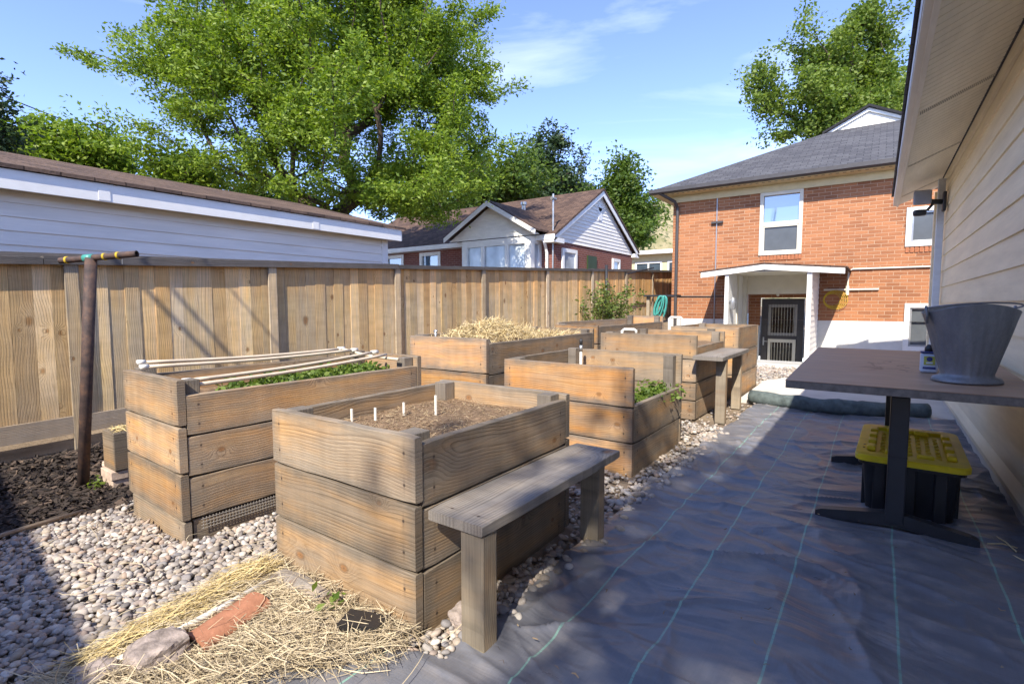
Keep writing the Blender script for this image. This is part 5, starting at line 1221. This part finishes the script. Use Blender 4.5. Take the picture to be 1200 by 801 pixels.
# big honey locust behind the garage
c0 = Vector((-11.9,8.7,0)); rt = Vector((.813,.582,0)); fw = Vector((-.581,.814,0))
def at(s, d, z): p = c0 + rt*s + fw*d; return (p.x, p.y, z)
lobes = [at(.4,0,7.4)+(3.9,3.6,3.6), at(2.9,.4,6.6)+(2.0,2.2,2.9), at(-3.0,-.3,7.6)+(2.6,2.2,2.2), at(2.4,-.5,4.6)+(2.6,2.0,1.2), at(-2.6,.3,5.2)+(1.8,1.8,1.0), at(-4.9,0,6.1)+(1.5,1.0,.7), at(-1.2,0,10.2)+(3.8,3,2), at(-5.4,0,9.0)+(1.6,1.2,.9), at(2.2,.5,9.2)+(2.0,2.2,2.2), at(1.6,-.8,5.8)+(2.2,1.6,1.8), at(-.2,-2.0,5.3)+(3.2,1.2,1.5), at(1.8,-1.8,4.0)+(2.6,1.0,.9), at(-2.6,-1.6,6.6)+(1.8,1.2,1.5), at(-6.4,0,7.7)+(1.5,.8,.45), at(-4.6,0,7.4)+(1.6,1,.6), at(.8,0,4.2)+(3.0,2.2,.9)]
tree('locust_tree', 'huge bright green feathery tree towering behind the white garage', tuple(c0), lobes, 900, 270, .11, M['leaf_locust'], 21, .22, 2.6, .30, .5, 'trees beyond the fences', .42, (-.3,0), gap=-.37)
def T(px, depth, z): 
    s = (px-600)/600*depth; p = rt*s + fw*depth; return (p.x, p.y, z)
cable('power_line', lin(T(-160,12,1.25+309/600*12), T(330,23,1.25+122/600*23), 14, .12), .016, 'thin dark power line sloping down over the garage into the trees')
b = T(968,25,0); 
def lob(px, py, depth, rx, rz, ry=None):
    p = T(px, depth, 1.25+(357-py)/600*depth); return p + (rx, ry or rx, rz)
tree('maple_tree', 'tall light green tree rising behind the grey roof of the brick house', b, [lob(905,110,25,1.7,2.2),lob(960,70,25,1.9,2.6),lob(1015,85,25,2.0,2.6),lob(965,140,25,3.0,1.8),lob(920,150,25,1.6,1.6),lob(1050,130,25,1.6,2.0),lob(990,30,25,1.2,1.6)], 330, 170, .17, M['leaf_lime'], 31, .24, 6.0, .42, .75, 'trees beyond the fences', .6, gap=-.06, gapf=.5)
tree('dark_conifer', 'dark green evergreen rising behind the white gabled house', T(645,36,0), [lob(640,190,36,1.6,2.4),lob(645,225,36,2.4,2.6),lob(620,240,36,2.2,2.2),lob(650,165,36,.8,1.4)], 200, 110, .30, M['leaf_dark'], 41, .3, 4, .62, .6, 'trees beyond the fences', .4)
tree('slim_conifer', 'slim dark conifer tip next to the bigger evergreen', T(678,38,0), [lob(679,215,38,1.0,1.6),lob(678,240,38,1.5,2.2),lob(681,190,38,.45,.9)], 90, 90, .30, M['leaf_dark'], 42, .2, 4, .5, .6, 'trees beyond the fences', .4)
tree('ash_tree', 'rounded green tree standing right of the white gable', T(728,31,0), [lob(728,225,31,1.4,2.0),lob(745,255,31,1.5,1.8),lob(705,250,31,1.7,1.9),lob(735,275,31,1.7,1.2)], 190, 120, .24, M['leaf_mid'], 43, .22, 4, .52, .6, 'trees beyond the fences', .5)
tree('shade_oak', 'green tree filling the gap below the huge feathery tree', T(560,27,0), [lob(560,225,27,2.6,2.2),lob(600,215,27,2.2,2.2),lob(500,240,27,2.6,1.8)], 170, 110, .24, M['leaf_mid'], 44, .25, 3, .55, .6, 'trees beyond the fences', .5)
tree('purple_plum', 'dark leaved tree at the far left edge above the garage', T(-6,12,0), [lob(-4,120,12,.75,.8),lob(10,155,12,.6,.7),lob(-15,170,12,.9,.7)], 80, 70, .12, M['leaf_dark'], 45, .12, 3, .26, .6, 'trees beyond the fences', .5)
for i, (px, py, dp, rx, rz, lab) in enumerate(((55,172,15,1.1,1.0,'yellow green tree behind the garage, leftmost of the low row'),(135,180,16,1.3,.95,'green tree behind the garage in the middle of the low row'),(215,195,16,1.3,.8,'green tree behind the garage nearest the trunk of the huge tree'),(330,225,19,1.9,1.0,'green tree seen through the lower limbs of the huge tree'))):
    tree('garden_tree', lab, T(px,dp,0), [lob(px,py,dp,rx,rz),lob(px+22,py+18,dp,rx*.8,rz*.7),lob(px-25,py+20,dp,rx*.9,rz*.8)], 110, 100, .15, M['leaf_locust'] if i != 3 else M['leaf_mid'], 50+i, .14, 3, .36, .6, 'low trees behind the garage', .5)
# the tree behind the camera that dapples the walkway
tree('dapple_tree', 'tree behind the camera whose shade dapples the walkway', (3.4,-8.4,0), [(2.75,-7.3,9.9,1.5,1.6,1.4),(2.3,-7.4,10.4,1.0,1.0,.8),(3.4,-7.8,10.5,1.3,1.5,1.2)], 72, 60, .17, M['leaf_mid'], 71, .25, 6.0, .42, .6, 'trees behind the camera', .55)
